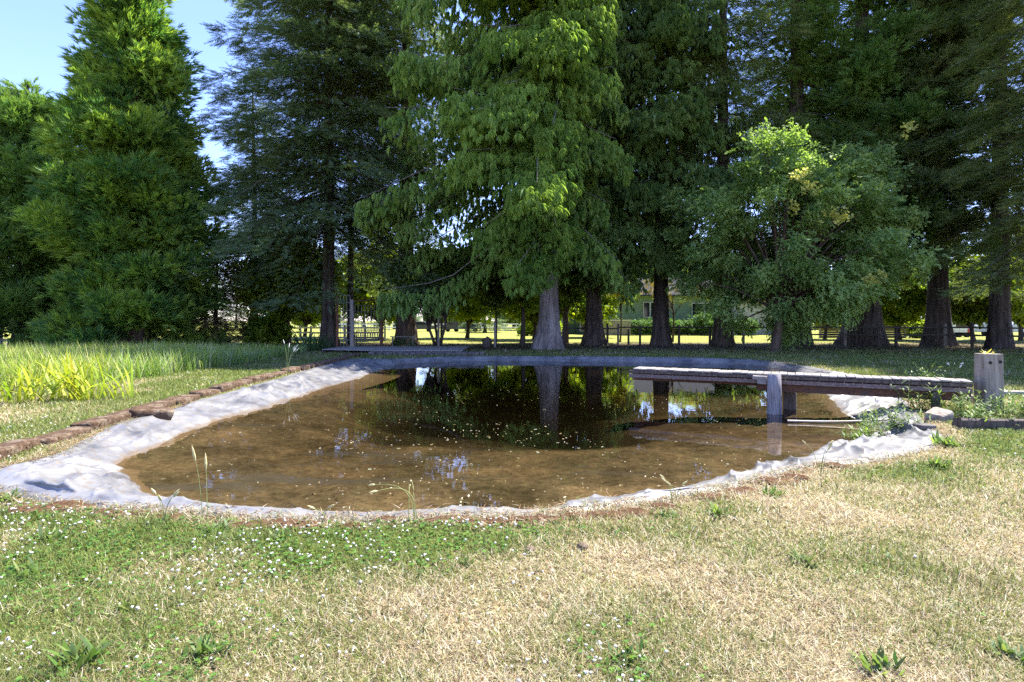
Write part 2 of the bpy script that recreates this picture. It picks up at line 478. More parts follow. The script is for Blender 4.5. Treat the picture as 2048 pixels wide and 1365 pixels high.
def liner_mat():
    m, n, out = newmat('pond liner sheet')
    a = noise(n, 1.3, 6, 0.65); d = noise(n, 14, 6, 0.7)
    c = ramp(n, a, [(0.34, (0.07, 0.071, 0.077)), (0.46, (0.135, 0.135, 0.142)), (0.62, (0.215, 0.212, 0.205))])
    c = mixc(n, ramp(n, d, [(0.54, (0, 0, 0)), (0.66, (1, 1, 1))]), c, (0.15, 0.115, 0.075))
    g = n.nodes.new('ShaderNodeNewGeometry'); sx = n.nodes.new('ShaderNodeSeparateXYZ'); n.links.new(g.outputs['Position'], sx.inputs[0])
    # dried silt left at the waterline, brown below it
    ad = N(n, 'ShaderNodeMath', operation='ADD'); n.links.new(sx.outputs[2], ad.inputs[0])
    ms = N(n, 'ShaderNodeMath', operation='MULTIPLY'); ms.inputs[1].default_value = 0.10; n.links.new(noise(n, 3, 4), ms.inputs[0]); n.links.new(ms.outputs[0], ad.inputs[1])
    mr = N(n, 'ShaderNodeMapRange'); mr.inputs['From Min'].default_value = ZW + 0.075; mr.inputs['From Max'].default_value = ZW + 0.035
    n.links.new(ad.outputs[0], mr.inputs[0])
    c = mixc(n, mr.outputs[0], c, (0.13, 0.09, 0.05))
    b = N(n, 'ShaderNodeBsdfPrincipled', Roughness=0.42); b.inputs['Specular IOR Level'].default_value = 0.5
    n.links.new(c, b.inputs['Base Color'])
    rt = N(n, 'ShaderNodeTexNoise', Scale=1.9, Detail=3.5, Roughness=0.5, Distortion=0.6); rt.noise_type = 'RIDGED_MULTIFRACTAL'
    tc = n.nodes.new('ShaderNodeTexCoord'); n.links.new(tc.outputs['Object'], rt.inputs['Vector'])
    bp = N(n, 'ShaderNodeBump', Strength=0.35, Distance=0.03); n.links.new(rt.outputs[0], bp.inputs['Height']); n.links.new(bp.outputs[0], b.inputs['Normal'])
    n.links.new(b.outputs[0], out.inputs[0]); return m


liner = npmesh('pond_liner', LV.reshape(-1, 3), LQ, liner_mat(), smooth=True)
tag(liner, 'crumpled pale grey plastic liner sheet around the pond edge', 'pond liner')


def bed_depth(x, y):
    d = -sd_water(x, y)
    dep = 0.035 + 0.14 * np.clip(d / 1.6, 0, 1) + 0.10 * np.clip((d - 1.5) / 2, 0, 1)
    q = np.clip(1.25 - np.hypot((x - 0.1) / 3.6, (y - 13.9) / 5.2) + (fbm(x, y, 0.5, 79, 2) - 0.5) * 0.5, 0, 1); hole = q * q * (3 - 2 * q)
    back = np.clip((y - 15) / 5, 0, 1) * np.clip(d / 1.5, 0, 1)
    dep = dep + 0.42 * hole + 0.5 * back
    return dep + (fbm(x, y, 1.4, 71, 4) - 0.5) * 0.09 * np.clip(d, 0.2, 1) + (fbm(x, y, 7, 73, 2) - 0.5) * 0.035


bt = np.concatenate([np.linspace(1.004, 0.9, 14), np.linspace(0.885, 0.04, 60), [0.0]])
BV = []
for t in bt:
    P = PC + (Wc - PC) * t
    z = ZW - bed_depth(P[:, 0], P[:, 1]) if t < 1 else np.full(NS, ZW - 0.05)
    BV.append(np.concatenate([P, np.reshape(z, (-1, 1))], 1))
BV = np.stack(BV); nb_ = len(bt); bi = np.arange(nb_ * NS).reshape(nb_, NS)
BQ = np.stack([bi[:-1], bi[1:], np.roll(bi[1:], -1, 1), np.roll(bi[:-1], -1, 1)], -1).reshape(-1, 4)


def bed_mat():
    m, n, out = newmat('brown pond silt')
    a = noise(n, 0.9, 5, 0.65); b_ = noise(n, 9, 7, 0.75); c_ = noise(n, 40, 5, 0.7)
    c = ramp(n, a, [(0.33, (0.050, 0.042, 0.027)), (0.5, (0.10, 0.083, 0.055)), (0.7, (0.168, 0.13, 0.082))])
    c = mixc(n, 0.85, c, ramp(n, b_, [(0.35, (0.45, 0.42, 0.38)), (0.62, (1.25, 1.2, 1.1))]), 'MULTIPLY')
    c = mixc(n, 0.6, c, ramp(n, c_, [(0.35, (0.55, 0.5, 0.45)), (0.62, (1.3, 1.3, 1.25))]), 'MULTIPLY')
    st = noise(n, 1.2, 3, 0.5, (0.35, 1.6, 1))
    c = mixc(n, ramp(n, st, [(0.60, (0, 0, 0)), (0.66, (0.7, 0.7, 0.7))]), c, (0.07, 0.065, 0.055))
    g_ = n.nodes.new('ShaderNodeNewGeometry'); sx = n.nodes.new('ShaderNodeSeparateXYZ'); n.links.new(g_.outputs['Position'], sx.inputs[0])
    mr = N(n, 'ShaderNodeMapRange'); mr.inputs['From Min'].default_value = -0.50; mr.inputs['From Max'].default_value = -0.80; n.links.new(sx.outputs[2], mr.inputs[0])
    c = mixc(n, mr.outputs[0], c, (0.02, 0.018, 0.014))  # bed painted near black with depth, for the dark of the deep water
    b = N(n, 'ShaderNodeBsdfPrincipled', Roughness=1.0); b.inputs['Specular IOR Level'].default_value = 0.0
    n.links.new(c, b.inputs['Base Color']); n.links.new(b.outputs[0], out.inputs[0]); return m


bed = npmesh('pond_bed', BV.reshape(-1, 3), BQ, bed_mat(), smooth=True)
tag(bed, 'brown silt on the bottom of the pond', None, None, 'structure')


def water_mat():
    m, n, out = newmat('pond water')
    fr = N(n, 'ShaderNodeFresnel', IOR=1.48)
    gl = N(n, 'ShaderNodeBsdfGlossy', Roughness=0.012); gl.inputs[0].default_value = (1, 1, 1, 1)
    tr = n.nodes.new('ShaderNodeBsdfTransparent'); tr.inputs[0].default_value = (0.97, 0.93, 0.86, 1)
    mx = n.nodes.new('ShaderNodeMixShader'); n.links.new(fr.outputs[0], mx.inputs[0]); n.links.new(tr.outputs[0], mx.inputs[1]); n.links.new(gl.outputs[0], mx.inputs[2])
    bp = N(n, 'ShaderNodeBump', Strength=0.05, Distance=0.02)
    n.links.new(noise(n, 2.2, 2, 0.5, (1.0, 1.6, 1)), bp.inputs['Height'])
    n.links.new(bp.outputs[0], gl.inputs['Normal']); n.links.new(bp.outputs[0], fr.inputs['Normal'])
    n.links.new(mx.outputs[0], out.inputs[0])
    ab = N(n, 'ShaderNodeVolumeAbsorption', Density=0.8); ab.inputs[0].default_value = (0.46, 0.41, 0.29, 1)
    n.links.new(ab.outputs[0], out.inputs['Volume'])
    return m


Wx = Wc + nrm(Oc - Wc) * 0.3
WV = np.concatenate([np.concatenate([Wx, np.full((NS, 1), ZW)], 1), np.concatenate([Wx, np.full((NS, 1), -2.4)], 1), [[PC[0], PC[1], ZW], [PC[0], PC[1], -2.4]]])
k = np.arange(NS); k2 = (k + 1) % NS
wt = np.stack([k, k2, np.full(NS, 2 * NS)], 1); wb = np.stack([k2 + NS, k + NS, np.full(NS, 2 * NS + 1)], 1); wq = np.stack([k2, k, k + NS, k2 + NS], 1)
if True:
    # orientation of the outline decides which way is up
    area = np.sum(Wc[:, 0] * np.roll(Wc[:, 1], -1) - np.roll(Wc[:, 0], -1) * Wc[:, 1])
    if area < 0: wt, wb, wq = wt[:, ::-1], wb[:, ::-1], wq[:, ::-1]
water = npmesh('pond_water', WV, [wt, wb, wq], water_mat())
tag(water, 'still brown pond water reflecting the trees', None, None, 'structure')

# ------------------------------------------------------------------ foliage templates (y along the spray, x sideways, z its face)
def tpl_fir(seed=0):
    V, T = [], []; r = np.random.default_rng(seed)
    for i in range(10):
        y = i / 10.5; l = 0.46 * (1 - y * 0.75) * r.uniform(0.55, 1.15)
        for s in (-1, 1):
            a = math.radians(48 - 12 * y + r.uniform(-12, 12)); b = len(V)
            V += [(0, y - 0.018, 0), (0, y + 0.042, 0), (s * l * math.sin(a), y + l * math.cos(a), -0.04 - 0.05 * l + r.normal(0, .05))]
            T.append((b, b + 1, b + 2) if s > 0 else (b + 1, b, b + 2))
    b = len(V); V += [(-0.035, 0.8, 0), (0.035, 0.8, 0), (0, 1.1, -0.02)]; T.append((b, b + 1, b + 2))
    b = len(V); V += [(-0.02, 0, 0.01), (0.02, 0, 0.01), (0, 0.9, 0.01)]; T.append((b, b + 1, b + 2))
    return np.array(V), np.array(T)


def tpl_cedar(seed=3, nl=9, sp=40):
    """hanging fan of overlapping lobes"""
    V, T = [], []
    r = np.random.default_rng(seed)
    for i, a in enumerate(np.linspace(-sp, sp, nl)):
        a = math.radians(a + r.uniform(-5, 5)); l = (1.0 - 0.45 * abs(a) / 0.75) * r.uniform(0.6, 1.1); wd = 0.05
        y0 = 0.0 + 0.18 * (1 - abs(a))
        d = np.array([math.sin(a), math.cos(a)]); pz = 0.03 * (i % 3)
        s = np.array([d[1], -d[0]]); o = np.array([0, y0 * 0.4])
        mid = o + d * l * 0.62
        q = [o, mid + s * wd, o + d * l + np.array([0, 0.04]), mid - s * wd]
        b = len(V)
        zz = [pz, pz + 0.05, pz - 0.10, pz + 0.05]
        V += [(p[0], p[1], z) for p, z in zip(q, zz)]
        T += [(b, b + 3, b + 2), (b, b + 2, b + 1)]
    return np.array(V), np.array(T)


def tpl_seq(seed=5):
    """upswept brush of cord-like shoots"""
    V, T = [], []
    r = np.random.default_rng(seed)
    for i in range(20):
        a = r.uniform(0, 2 * math.pi); c = r.uniform(0.1, 0.62)
        d = np.array([math.cos(a) * c, 1 - 0.25 * c, math.sin(a) * c * 0.8]); d /= np.linalg.norm(d)
        s = np.cross(d, r.normal(size=3)); s /= np.linalg.norm(s)
        o = np.array([0, r.uniform(0, 0.45), 0]); l = r.uniform(0.35, 0.85); wd = 0.033
        b = len(V); V += [o - s * wd * .5, o + d * l * 0.5 + s * wd + np.array([0, 0, .03]), o + d * l, o + d * l * .5 - s * wd]
        T += [(b, b + 1, b + 2), (b, b + 2, b + 3)]
    return np.array(V), np.array(T)


def tpl_leaf(nl=7, seed=9, broad=0.30, flat=0.5):
    V, T = [], []
    r = np.random.default_rng(seed)
    for i in range(nl):
        o = r.normal(0, 0.33, 3) * np.array([1, 1, flat]); a = r.uniform(0, 2 * math.pi)
        d = np.array([math.cos(a), math.sin(a), r.uniform(-0.5, 0.2)]); d /= np.linalg.norm(d)
        up = np.array([0, 0, 1.0]) + r.normal(0, 0.45, 3); s = np.cross(d, up); s /= np.linalg.norm(s); l = r.uniform(0.4, 0.62); u = np.cross(s, d)
        b = len(V); wd = l * broad
        V += [o, o + d * l * .5 + s * wd + u * .05, o + d * l, o + d * l * .5 - s * wd + u * .05]
        T += [(b, b + 1, b + 2), (b, b + 2, b + 3)]
    return np.array(V), np.array(T)


def tpl_pinnate():
    """feathery compound leaf"""
    V, T = [], []
    for i in range(7):
        y = 0.1 + i / 7.5
        for s in (-1, 1):
            b = len(V); l = 0.30 * (1 - 0.5 * abs(y - 0.45)); a = 1.05
            d = np.array([s * math.sin(a), math.cos(a) * 0.7, -0.12]); n = np.array([0, 1, 0]) * 0.062
            o = np.array([0, y, 0])
            V += [o, o + d * l * .5 + n, o + d * l, o + d * l * .5 - n]
            T += [(b, b + 1, b + 2), (b, b + 2, b + 3)]
    return np.array(V), np.array(T)


TPL = {'fir_a': tpl_fir(1), 'fir_b': tpl_fir(2), 'fir_c': tpl_fir(4), 'cedar_a': tpl_cedar(3), 'cedar_b': tpl_cedar(8, 7, 30), 'cedar_c': tpl_cedar(11, 8, 48), 'seq_a': tpl_seq(5), 'seq_b': tpl_seq(6), 'seq_c': tpl_seq(9), 'fir': tpl_fir(), 'cedar': tpl_cedar(), 'seq': tpl_seq(), 'leaf': tpl_leaf(), 'broad': tpl_leaf(6, 12, 0.42, 0.6), 'pin': tpl_pinnate()}


def instance(tp, p, d, n, sc, tint, tipw=0.3):
    if tp + '_b' in TPL and len(p) > 30:
        parts = [instance(t_, p[k::3], d[k::3], np.broadcast_to(n, p.shape)[k::3], np.broadcast_to(sc, (len(p),))[k::3], tint[k::3], tipw) for k, t_ in enumerate((tp + '_a', tp + '_b', tp + '_c'))]
        o = np.cumsum([0] + [len(q[0]) for q in parts])
        return np.concatenate([q[0] for q in parts]), np.concatenate([q[1] + o[k] for k, q in enumerate(parts)]), np.concatenate([q[2] for q in parts])
    TV, TF = TPL[tp]
    d = nrm(d); s = nrm(np.cross(d, n)); n = np.cross(s, d)
    sc = np.broadcast_to(sc, (len(p),))[:, None, None]
    V = p[:, None] + sc * (TV[None, :, 0:1] * s[:, None] + TV[None, :, 1:2] * d[:, None] + TV[None, :, 2:3] * n[:, None])
    F = TF[None] + (np.arange(len(p)) * len(TV))[:, None, None]
    t = np.clip(tint[:, None] * 0.85 + tipw * TV[None, :, 1], 0, 1)
    return V.reshape(-1, 3), F.reshape(-1, 3), t.ravel()


def trunk_tube(H, r0, r1, seed, flare=1.6, lean=(0, 0), k=18, flute=0.12, S=26, wob=0.1):
    r = np.random.default_rng(seed)
    z = np.concatenate([[-0.25], np.linspace(0, 1, S) ** 1.7 * H])
    t = np.clip(z / H, 0, 1)
    rad = r0 + (r1 - r0) * t + r0 * (flare - 1) * np.exp(-np.clip(z, 0, None) / (0.55 + r0 * 0.7))
    a = np.linspace(0, 2 * np.pi, k, endpoint=False)
    ph = r.uniform(0, 6.28, 4)
    fl = np.sin(5 * a + ph[0]) * 0.6 + np.sin(8 * a + ph[1]) * 0.4 + np.sin(3 * a + ph[2]) * 0.4
    fade = 0.35 + 1.2 * np.exp(-np.clip(z, 0, None) / 1.3)
    RR = rad[:, None] * (1 + flute * fl[None] * fade[:, None] + r.normal(0, 0.02, (len(z), k)))
    cx = lean[0] * t * H + wob * np.sin(z * 0.4 + ph[3]) * t; cyy = lean[1] * t * H
    V = np.stack([cx[:, None] + RR * np.cos(a), cyy[:, None] + RR * np.sin(a), np.repeat(z[:, None], k, 1)], -1)
    idx = np.arange(len(z) * k).reshape(len(z), k)
    Q = np.stack([idx[:-1], np.roll(idx[:-1], -1, 1), np.roll(idx[1:], -1, 1), idx[1:]], -1).reshape(-1, 4)
    return V.reshape(-1, 3), Q


STY = {  # a1,a2,a3: curve of a branch; width of its spray fan; lateral droop; how sprays point
    'fir': dict(a=(0.12, -0.55, 0.22), w=0.30, dr=0.25, sp=('fir', 0.60), down=0.25, out=0.9, lat=0.8),
    'cedar': dict(a=(0.10, -0.62, 0.30), w=0.26, dr=0.25, sp=('cedar', 0.54), down=1.5, out=0.30, lat=0.2),
    'seq': dict(a=(0.0, -0.35, 0.45), w=0.30, dr=0.05, sp=('seq', 0.52), down=-0.55, out=0.85, lat=0.6),
}


def soft(z, m):
    return np.where(z < m, m + (z - m) * 0.22 * (m > 1), z)


def conifer(name, mats, H, z0, rad, nb, style, dens, seed, r0=0.45, flare=1.6, ztop=23, spray=1.0, bias=None, trunk=True, flute=0.12, clump=0.0, pw=0.85, lowdroop=0.25, zmin=0.15):
    """a conifer as an Empty with trunk and crown; crown = thousands of small sprays on drooping limbs"""
    r = np.random.default_rng(seed); st = STY[style]
    root = empty(name, (0, 0, 0))
    u = np.sort(r.uniform(0, 1, nb)) ** pw
    zb = z0 + (H - z0 - 0.4) * u
    tt = (zb - z0) / (H - z0)
    az = np.arange(nb) * 2.39996 + r.uniform(-0.5, 0.5, nb)
    L = rad(tt) * r.uniform(0.5, 1.15, nb)
    if bias is not None: L = L * (1 + bias[1] * np.cos(az - bias[0]))
    S = 8; s = np.linspace(0, 1, S)
    out = np.stack([np.cos(az), np.sin(az), np.zeros(nb)], -1); side = np.stack([-np.sin(az), np.cos(az), np.zeros(nb)], -1)
    a1, a2, a3 = st['a']
    a1 = a1 + r.normal(0, 0.20, nb) - lowdroop * (1 - tt) ** 2; a2 = a2 * r.uniform(0.8, 1.2, nb)

    def path(i, sv):
        z = zb[i] + L[i] * (a1[i] * sv + a2[i] * sv ** 2 + a3 * sv ** 3)
        bend = np.sin(sv * 2.5 + i) * 0.06 * L[i]
        return out[i] * (L[i] * sv)[..., None] + side[i] * bend[..., None] + np.stack([0 * z, 0 * z, soft(z, zmin + 0.6 * np.sin(i * 7.1) * (zmin > 1) + 0.25 * sv)], -1)
    P = np.stack([path(np.arange(nb), np.full(nb, sv)) for sv in s], 1)
    rb = np.clip(0.01 + 0.008 * L, 0.015, 0.06)[:, None] * (1 - 0.85 * s[None])
    BV_, BQ_ = tubes(P, rb, 5)
    TV, TQ = trunk_tube(H, r0, 0.05, seed, flare, flute=flute)
    npmesh('trunk', np.concatenate([TV, BV_]), [np.concatenate([TQ, BQ_ + len(TV)])], mats[1], root, smooth=True)
    # sprays
    vis = np.where(zb > ztop, 0.35, 1.0)
    cnt = np.maximum(3, (dens * (0.80 if st['sp'][0] == 'fir' else 1.0 if style != 'seq' else 0.85) * L ** 1.45 * vis * (0.75 + 0.5 * r.uniform(0, 1, nb))).astype(int))
    i = np.repeat(np.arange(nb), cnt); n = len(i)
    sv = np.clip(r.uniform(0.02, 1, n) ** 0.62, 0.1, 1.0)
    w = L[i] * st['w'] * np.sin(np.pi * np.clip(sv, 0, 1) ** 1.1 * 0.92) + 0.12
    lat = r.uniform(-1, 1, n)
    p = path(i, sv) + side[i] * (lat * w)[:, None]
    p[:, 2] -= np.abs(lat) * w * st['dr'] + r.uniform(0, 0.12, n) + (r.uniform(0, 1, n) ** 1.5 * 1.15 if style == 'cedar' else r.normal(0, 0.12, n))
    p += r.normal(0, 0.06, (n, 3))
    d = out[i] * st['out'] + side[i] * (np.sign(lat) * st['lat'] * r.uniform(0.3, 1.2, n))[:, None] + r.normal(0, 0.22, (n, 3))
    d[:, 2] -= st['down'] * r.uniform(0.6, 1.2, n)
    if clump:
        # rounded puffs of shoots, each brushing outward and up
        g = np.maximum(1, n // 38); gi = r.integers(0, n, g); which = np.repeat(gi, 38)[:n] if g * 38 >= n else np.concatenate([np.repeat(gi, 38), r.integers(0, n, n - g * 38)])
        off = nrm(r.normal(0, 1, (n, 3))) * (clump * r.uniform(0.3, 1.0, (n, 1)) ** 0.6) * np.array([1, 1, 0.72])
        i = i[which]; p = p[which] + off; d = off / clump * 0.95 + out[i] * 0.5 + np.array([0, 0, 0.45]) + r.normal(0, 0.18, (n, 3))
    nn = np.array([0, 0, 1.0]) + r.normal(0, 0.3, (n, 3)) if style != 'cedar' else out[i] + r.normal(0, 0.45, (n, 3)) + np.array([0, 0, 0.25])
    sc = st['sp'][1] * spray * r.uniform(0.65, 1.2, n) * np.where(zb[i] > ztop, 1.5, 1.0)
    tint = r.uniform(0, 0.65, n) * 0.6 + 0.4 * r.uniform(0, 1, nb)[i]
    p[:, 2] = np.maximum(p[:, 2], 0.3 + sc * 0.6 * (d[:, 2] < 0))
    V, Fc, t = instance(st['sp'][0], p, d, nn, sc, tint)
    npmesh('crown', V, Fc, mats[0], root, tint=t)
    return root


def broadleaf(name, mats, H, zc, rx, rz, nclump, nleaf, seed, r0=0.12, lean=(0, 0), tp='leaf', lsc=0.45, stems=1, csize=0.7, limbs=True, shell=0.55, trunk_h=None, face=None):
    r = np.random.default_rng(seed)
    root = empty(name, (0, 0, 0))
    th = trunk_h if trunk_h else max(0.3, zc - rz * 0.75)
    dirs = nrm(r.normal(size=(nclump, 3)))
    rr = shell + (1 - shell) * r.uniform(0, 1, nclump) ** 0.6
    top = np.array([lean[0] * H, lean[1] * H, 0])
    cc = dirs * rr[:, None] * np.array([rx, rx, rz]) * r.uniform(0.8, 1.15, (nclump, 1)) + np.array([0, 0, zc]) + top
    cc[:, 2] = np.maximum(cc[:, 2], 0.35)
    if limbs:
        mb = MB()
        bases = []
        for k in range(stems):
            a = k * 2.4 + seed; sp = 0.0 if stems == 1 else 0.28
            b0 = np.array([math.cos(a) * sp * .5, math.sin(a) * sp * .5, -0.2]); b1 = np.array([math.cos(a) * sp * (1 + th), math.sin(a) * sp * (1 + th), th]) + top * th / H
            t = np.linspace(0, 1, 9)[:, None]
            Pq = b0 + (b1 - b0) * t + np.stack([np.sin(t[:, 0] * 3 + k) * 0.08, np.cos(t[:, 0] * 4 + k) * 0.06, 0 * t[:, 0]], -1)
            mb.tube(Pq, r0 / stems ** 0.4 * (1 - 0.35 * t[:, 0]) * (1 + 0.5 * np.exp(-t[:, 0] * 9)), 10); bases.append(Pq)
        for q in range(min(nclump, 70)):
            bp = bases[q % stems]; s0 = bp[-1 - (q % 3)]
            e = cc[q]; t = np.linspace(0, 1, 7)[:, None]
            m = (s0 + e) / 2 + np.array([0, 0, 0.18 * np.linalg.norm(e - s0)]) + r.normal(0, 0.15, 3)
            Pq = (1 - t) ** 2 * s0 + 2 * t * (1 - t) * m + t * t * e
            mb.tube(Pq, np.linspace(0.35 * r0 + 0.008, 0.008, 7), 5, cap=False)
        mb.build('trunk', mats[1], root, smooth=True)
    i = np.repeat(np.arange(nclump), nleaf); n = len(i)
    cs = csize * r.uniform(0.6, 1.25, nclump)[i][:, None]
    p = cc[i] + r.normal(0, 1, (n, 3)) * cs * np.array([0.62, 0.62, 0.40])
    p[:, 2] = np.maximum(p[:, 2], 0.18)
    d = nrm(p - (cc[i] * 0.6 + np.array([0, 0, zc]) * 0.4)) + r.normal(0, 0.6, (n, 3)); d[:, 2] -= 0.25
    nn = np.array([0, 0, 1.0]) + r.normal(0, 0.55, (n, 3))
    tint = 0.55 * r.uniform(0, 1, n) + 0.4 * r.uniform(0, 1, nclump)[i]
    V, Fc, t = instance(tp, p, d, nn, lsc * r.uniform(0.7, 1.2, n), tint, 0.15)
    npmesh('crown', V, Fc, mats[0], root, tint=t)
    return root


def place(o, px, d, label, cat='tree', group=None, rz=0.0, sc=1.0, szz=None, z=None):
    x = atd(px, d)
    o.location = (x, d, float(gz(x, d)) if z is None else z); o.rotation_euler = (0, 0, rz)
    o.scale = (sc, sc, szz if szz else sc)
    return tag(o, label, cat, group)


ROW = 'tall conifers in the row behind the pond'
cone = lambda base, p=0.9, top=0.5: (lambda t: top + base * (1 - t) ** p)
plump = lambda base: (lambda t: base * np.clip(np.sin(np.pi * (0.16 + 0.84 * t)) ** 0.55, 0.08, 1) * (1 - 0.55 * t) + 0.3)

# giant sequoias on the left
o = conifer('sequoia_tree', (M['sequoia'], M['bark_red']), 27.5, 0.7, (lambda t: 3.7 * np.minimum(1, (1 - t) / 0.62) ** 1.35 + 0.05), 270, 'seq', 62, 101, r0=0.8, ztop=26, spray=1.0, clump=0.92, lowdroop=0.35)
place(o, 268, 31, 'huge bright green cone-shaped sequoia at the left, branches down to the ground', rz=0.4)
o = conifer('sequoia_tree', (M['sequoia_b'], M['bark_red']), 15.2, 0.8, plump(5.9), 180, 'seq', 30, 102, r0=0.5, ztop=26, clump=0.75, lowdroop=0.3)
place(o, 52, 32.5, 'lower dark green sequoia with a rounded top at the left photo edge', rz=1.4)
o = conifer('dry_conifer', (M['dead'], M['bark_dark']), 6.2, 0.4, cone(2.6, 0.8, 0.3), 90, 'fir', 16, 103, r0=0.14, spray=0.8)
place(o, 432, 34, 'small brown half-dead conifer between the big sequoia and the maple')

# firs left of centre
o = conifer('fir_tree', (M['fir'], M['bark_dark']), 27, 6.6, cone(7.2, 0.30, 0.4), 260, 'fir', 19, 111, r0=0.42, ztop=22, spray=1.05, lowdroop=0.45, zmin=3.2)
place(o, 657, 35, 'tall dark blue-green fir directly left of the garden trellis', group=ROW, rz=0.3)
o = conifer('fir_tree', (M['fir_b'], M['bark_dark']), 25, 7.5, cone(4.0, 0.4, 0.4), 120, 'fir', 14, 112, r0=0.2, ztop=21, lowdroop=0.4, zmin=3.2)
place(o, 701, 37, 'slim fir whose thin trunk rises behind the trellis posts', group=ROW)
o = conifer('fir_tree', (M['fir_b'], M['bark_red']), 30, 7.8, cone(5.2, 0.36, 0.4), 210, 'fir', 15, 113, r0=0.62, flare=1.3, ztop=21, lowdroop=0.5, zmin=3.2)
place(o, 812, 37, 'tall fir with a stout brown trunk behind the low wooden deck', group=ROW, rz=2.0)

o = conifer('fir_tree', (M['fir'], M['bark_dark']), 17, 5.0, cone(4.3, 0.7, 0.4), 150, 'fir', 17, 114, r0=0.26, ztop=21, zmin=3.3, lowdroop=0.35)
place(o, 508, 38.5, 'lower dark fir filling the gap between the big sequoia and the tall fir', group=ROW, rz=1.1)

# cedars in the middle
o = conifer('cedar_tree', (M['cedar'], M['bark_grey']), 33, 6.6, cone(6.2, 0.24, 0.6), 250, 'cedar', 19, 121, r0=0.52, flare=1.7, ztop=21, bias=(math.pi * 0.98, 0.42), flute=0.16, lowdroop=0.2, zmin=3.6)
place(o, 1100, 30.8, 'weeping cedar with a pale grey fluted trunk flaring at the far bank', group=ROW)
o = conifer('cedar_tree', (M['cedar_b'], M['bark_dark']), 32, 6.4, cone(5.2, 0.32, 0.5), 180, 'cedar', 16, 122, r0=0.5, flare=1.6, ztop=21, flute=0.13, zmin=3.6)
place(o, 1187, 36, 'weeping cedar with a dark flared trunk right of the pale grey trunk', group=ROW, rz=0.8)
o = conifer('cedar_tree', (M['cedar_b'], M['bark_dark']), 32, 5.8, cone(5.2, 0.32, 0.5), 180, 'cedar', 15, 123, r0=0.48, flare=1.5, ztop=21, zmin=2.7)
place(o, 1322, 35, 'cedar with a straight dark trunk in front of the green house', group=ROW, rz=2.8)
o = conifer('fir_tree', (M['fir_b'], M['bark_dark']), 34, 5.4, cone(5.0, 0.32, 0.4), 190, 'fir', 18, 124, r0=0.5, flare=1.5, ztop=21, lowdroop=0.3, zmin=2.7)
place(o, 1446, 35, 'open dark fir standing at the right end of the green house', group=ROW, rz=1.0)
o = conifer('cedar_tree', (M['cedar_b'], M['bark_dark']), 31, 6.6, cone(5.2, 0.32, 0.5), 190, 'fir', 19, 125, r0=0.75, flare=1.25, ztop=21, flute=0.2, zmin=3.6)
place(o, 1592, 36, 'dark conifer with a wide broken-looking trunk behind the small-leaved tree', group=ROW, rz=0.4)
o = conifer('sequoia_tree', (M['sequoia_b'], M['bark_dark']), 32, 6.0, cone(5.6, 0.42, 0.5), 240, 'seq', 25, 126, r0=1.0, flare=1.25, ztop=21, flute=0.2, clump=0.7, zmin=3.2)
place(o, 1726, 36, 'thick-trunked conifer behind the wire fence, widest trunk of the row', group=ROW, rz=2.0)
o = conifer('sequoia_tree', (M['fir_b'], M['bark_dark']), 31, 6.0, cone(5.2, 0.34, 0.5), 200, 'seq', 24, 127, r0=0.6, flare=1.6, ztop=21, clump=0.7, zmin=3.2)
place(o, 1876, 35, 'dark conifer with a flared trunk beside the white parked vehicles', group=ROW, rz=1.3)
o = conifer('fir_tree', (M['fir_b'], M['bark_dark']), 33, 6.0, cone(5.2, 0.42, 0.5), 210, 'fir', 18, 128, r0=0.48, flare=1.35, ztop=21, lowdroop=0.45, zmin=3.2)
place(o, 2000, 31.5, 'fir with furrowed bark standing at the right photo edge', group=ROW, rz=0.2)
for px, d, sc, rz in ((2330, 29, 0.95, 1.0), (2170, 24.5, 0.85, 2.2)):
    c = copy_tree(o); place(c, px, d, 'fir further along the tree row, just outside the picture', group=ROW, rz=rz, sc=sc)

# small broadleaved trees at the far bank
o = broadleaf('small_leaved_tree', (M['leaf'], M['bark_red']), 11, 6.0, 5.7, 4.9, 190, 100, 131, r0=0.24, lean=(0.10, 0.0), tp='leaf', lsc=0.30, csize=0.66, shell=0.45, trunk_h=2.6)
place(o, 1548, 29, 'light green small-leaved tree with a short leaning trunk and sunlit-yellow clusters')
ft = o
cl = [(1607, 345), (1638, 378), (1590, 412), (1618, 372), (1660, 428), (1690, 430), (1676, 440), (1760, 552), (1745, 556), (1590, 352), (1812, 262)]
P_ = []
for px, py in cl:
    dd = 24.6; P_.append((atd(px, dd) - o.location.x, dd - o.location.y, 1.6 - (py - HOR) / F_PX * dd))
P_ = np.array(P_); i_ = np.repeat(np.arange(len(P_)), 9)
pp = P_[i_] + R.normal(0, 0.16, (len(i_), 3)); V_, F_, t_ = instance('broad', pp, R.normal(0, 1, (len(i_), 3)), np.array([0, 0, 1.0]) + R.normal(0, .4, (len(i_), 3)), 0.25, R.uniform(0, 1, len(i_)))
nv_ = len(TPL['broad'][0]) * 9
for j, q in enumerate(P_):
    tw = MB(); tw.tube([np.array([q[0] * .8 + .2, q[1] + 2.6, q[2] - 0.7]), np.array([q[0] * .9 + .1, q[1] + 1.2, q[2] - .2]), q], [0.02, 0.014, 0.006], 5)
    b = tw.build('twig', M['bark_red'], o); nf = len(F_) // len(P_)
    tag(npmesh('sunlit_leaves', V_[j * nv_:(j + 1) * nv_], F_[j * nf:(j + 1) * nf] - j * nv_, M['yellow'], b, tint=t_[j * nv_:(j + 1) * nv_]), 'cluster of bright leaves coloured sunlit')  # sunlit clusters, their brightness carried by the yellow leaf colour

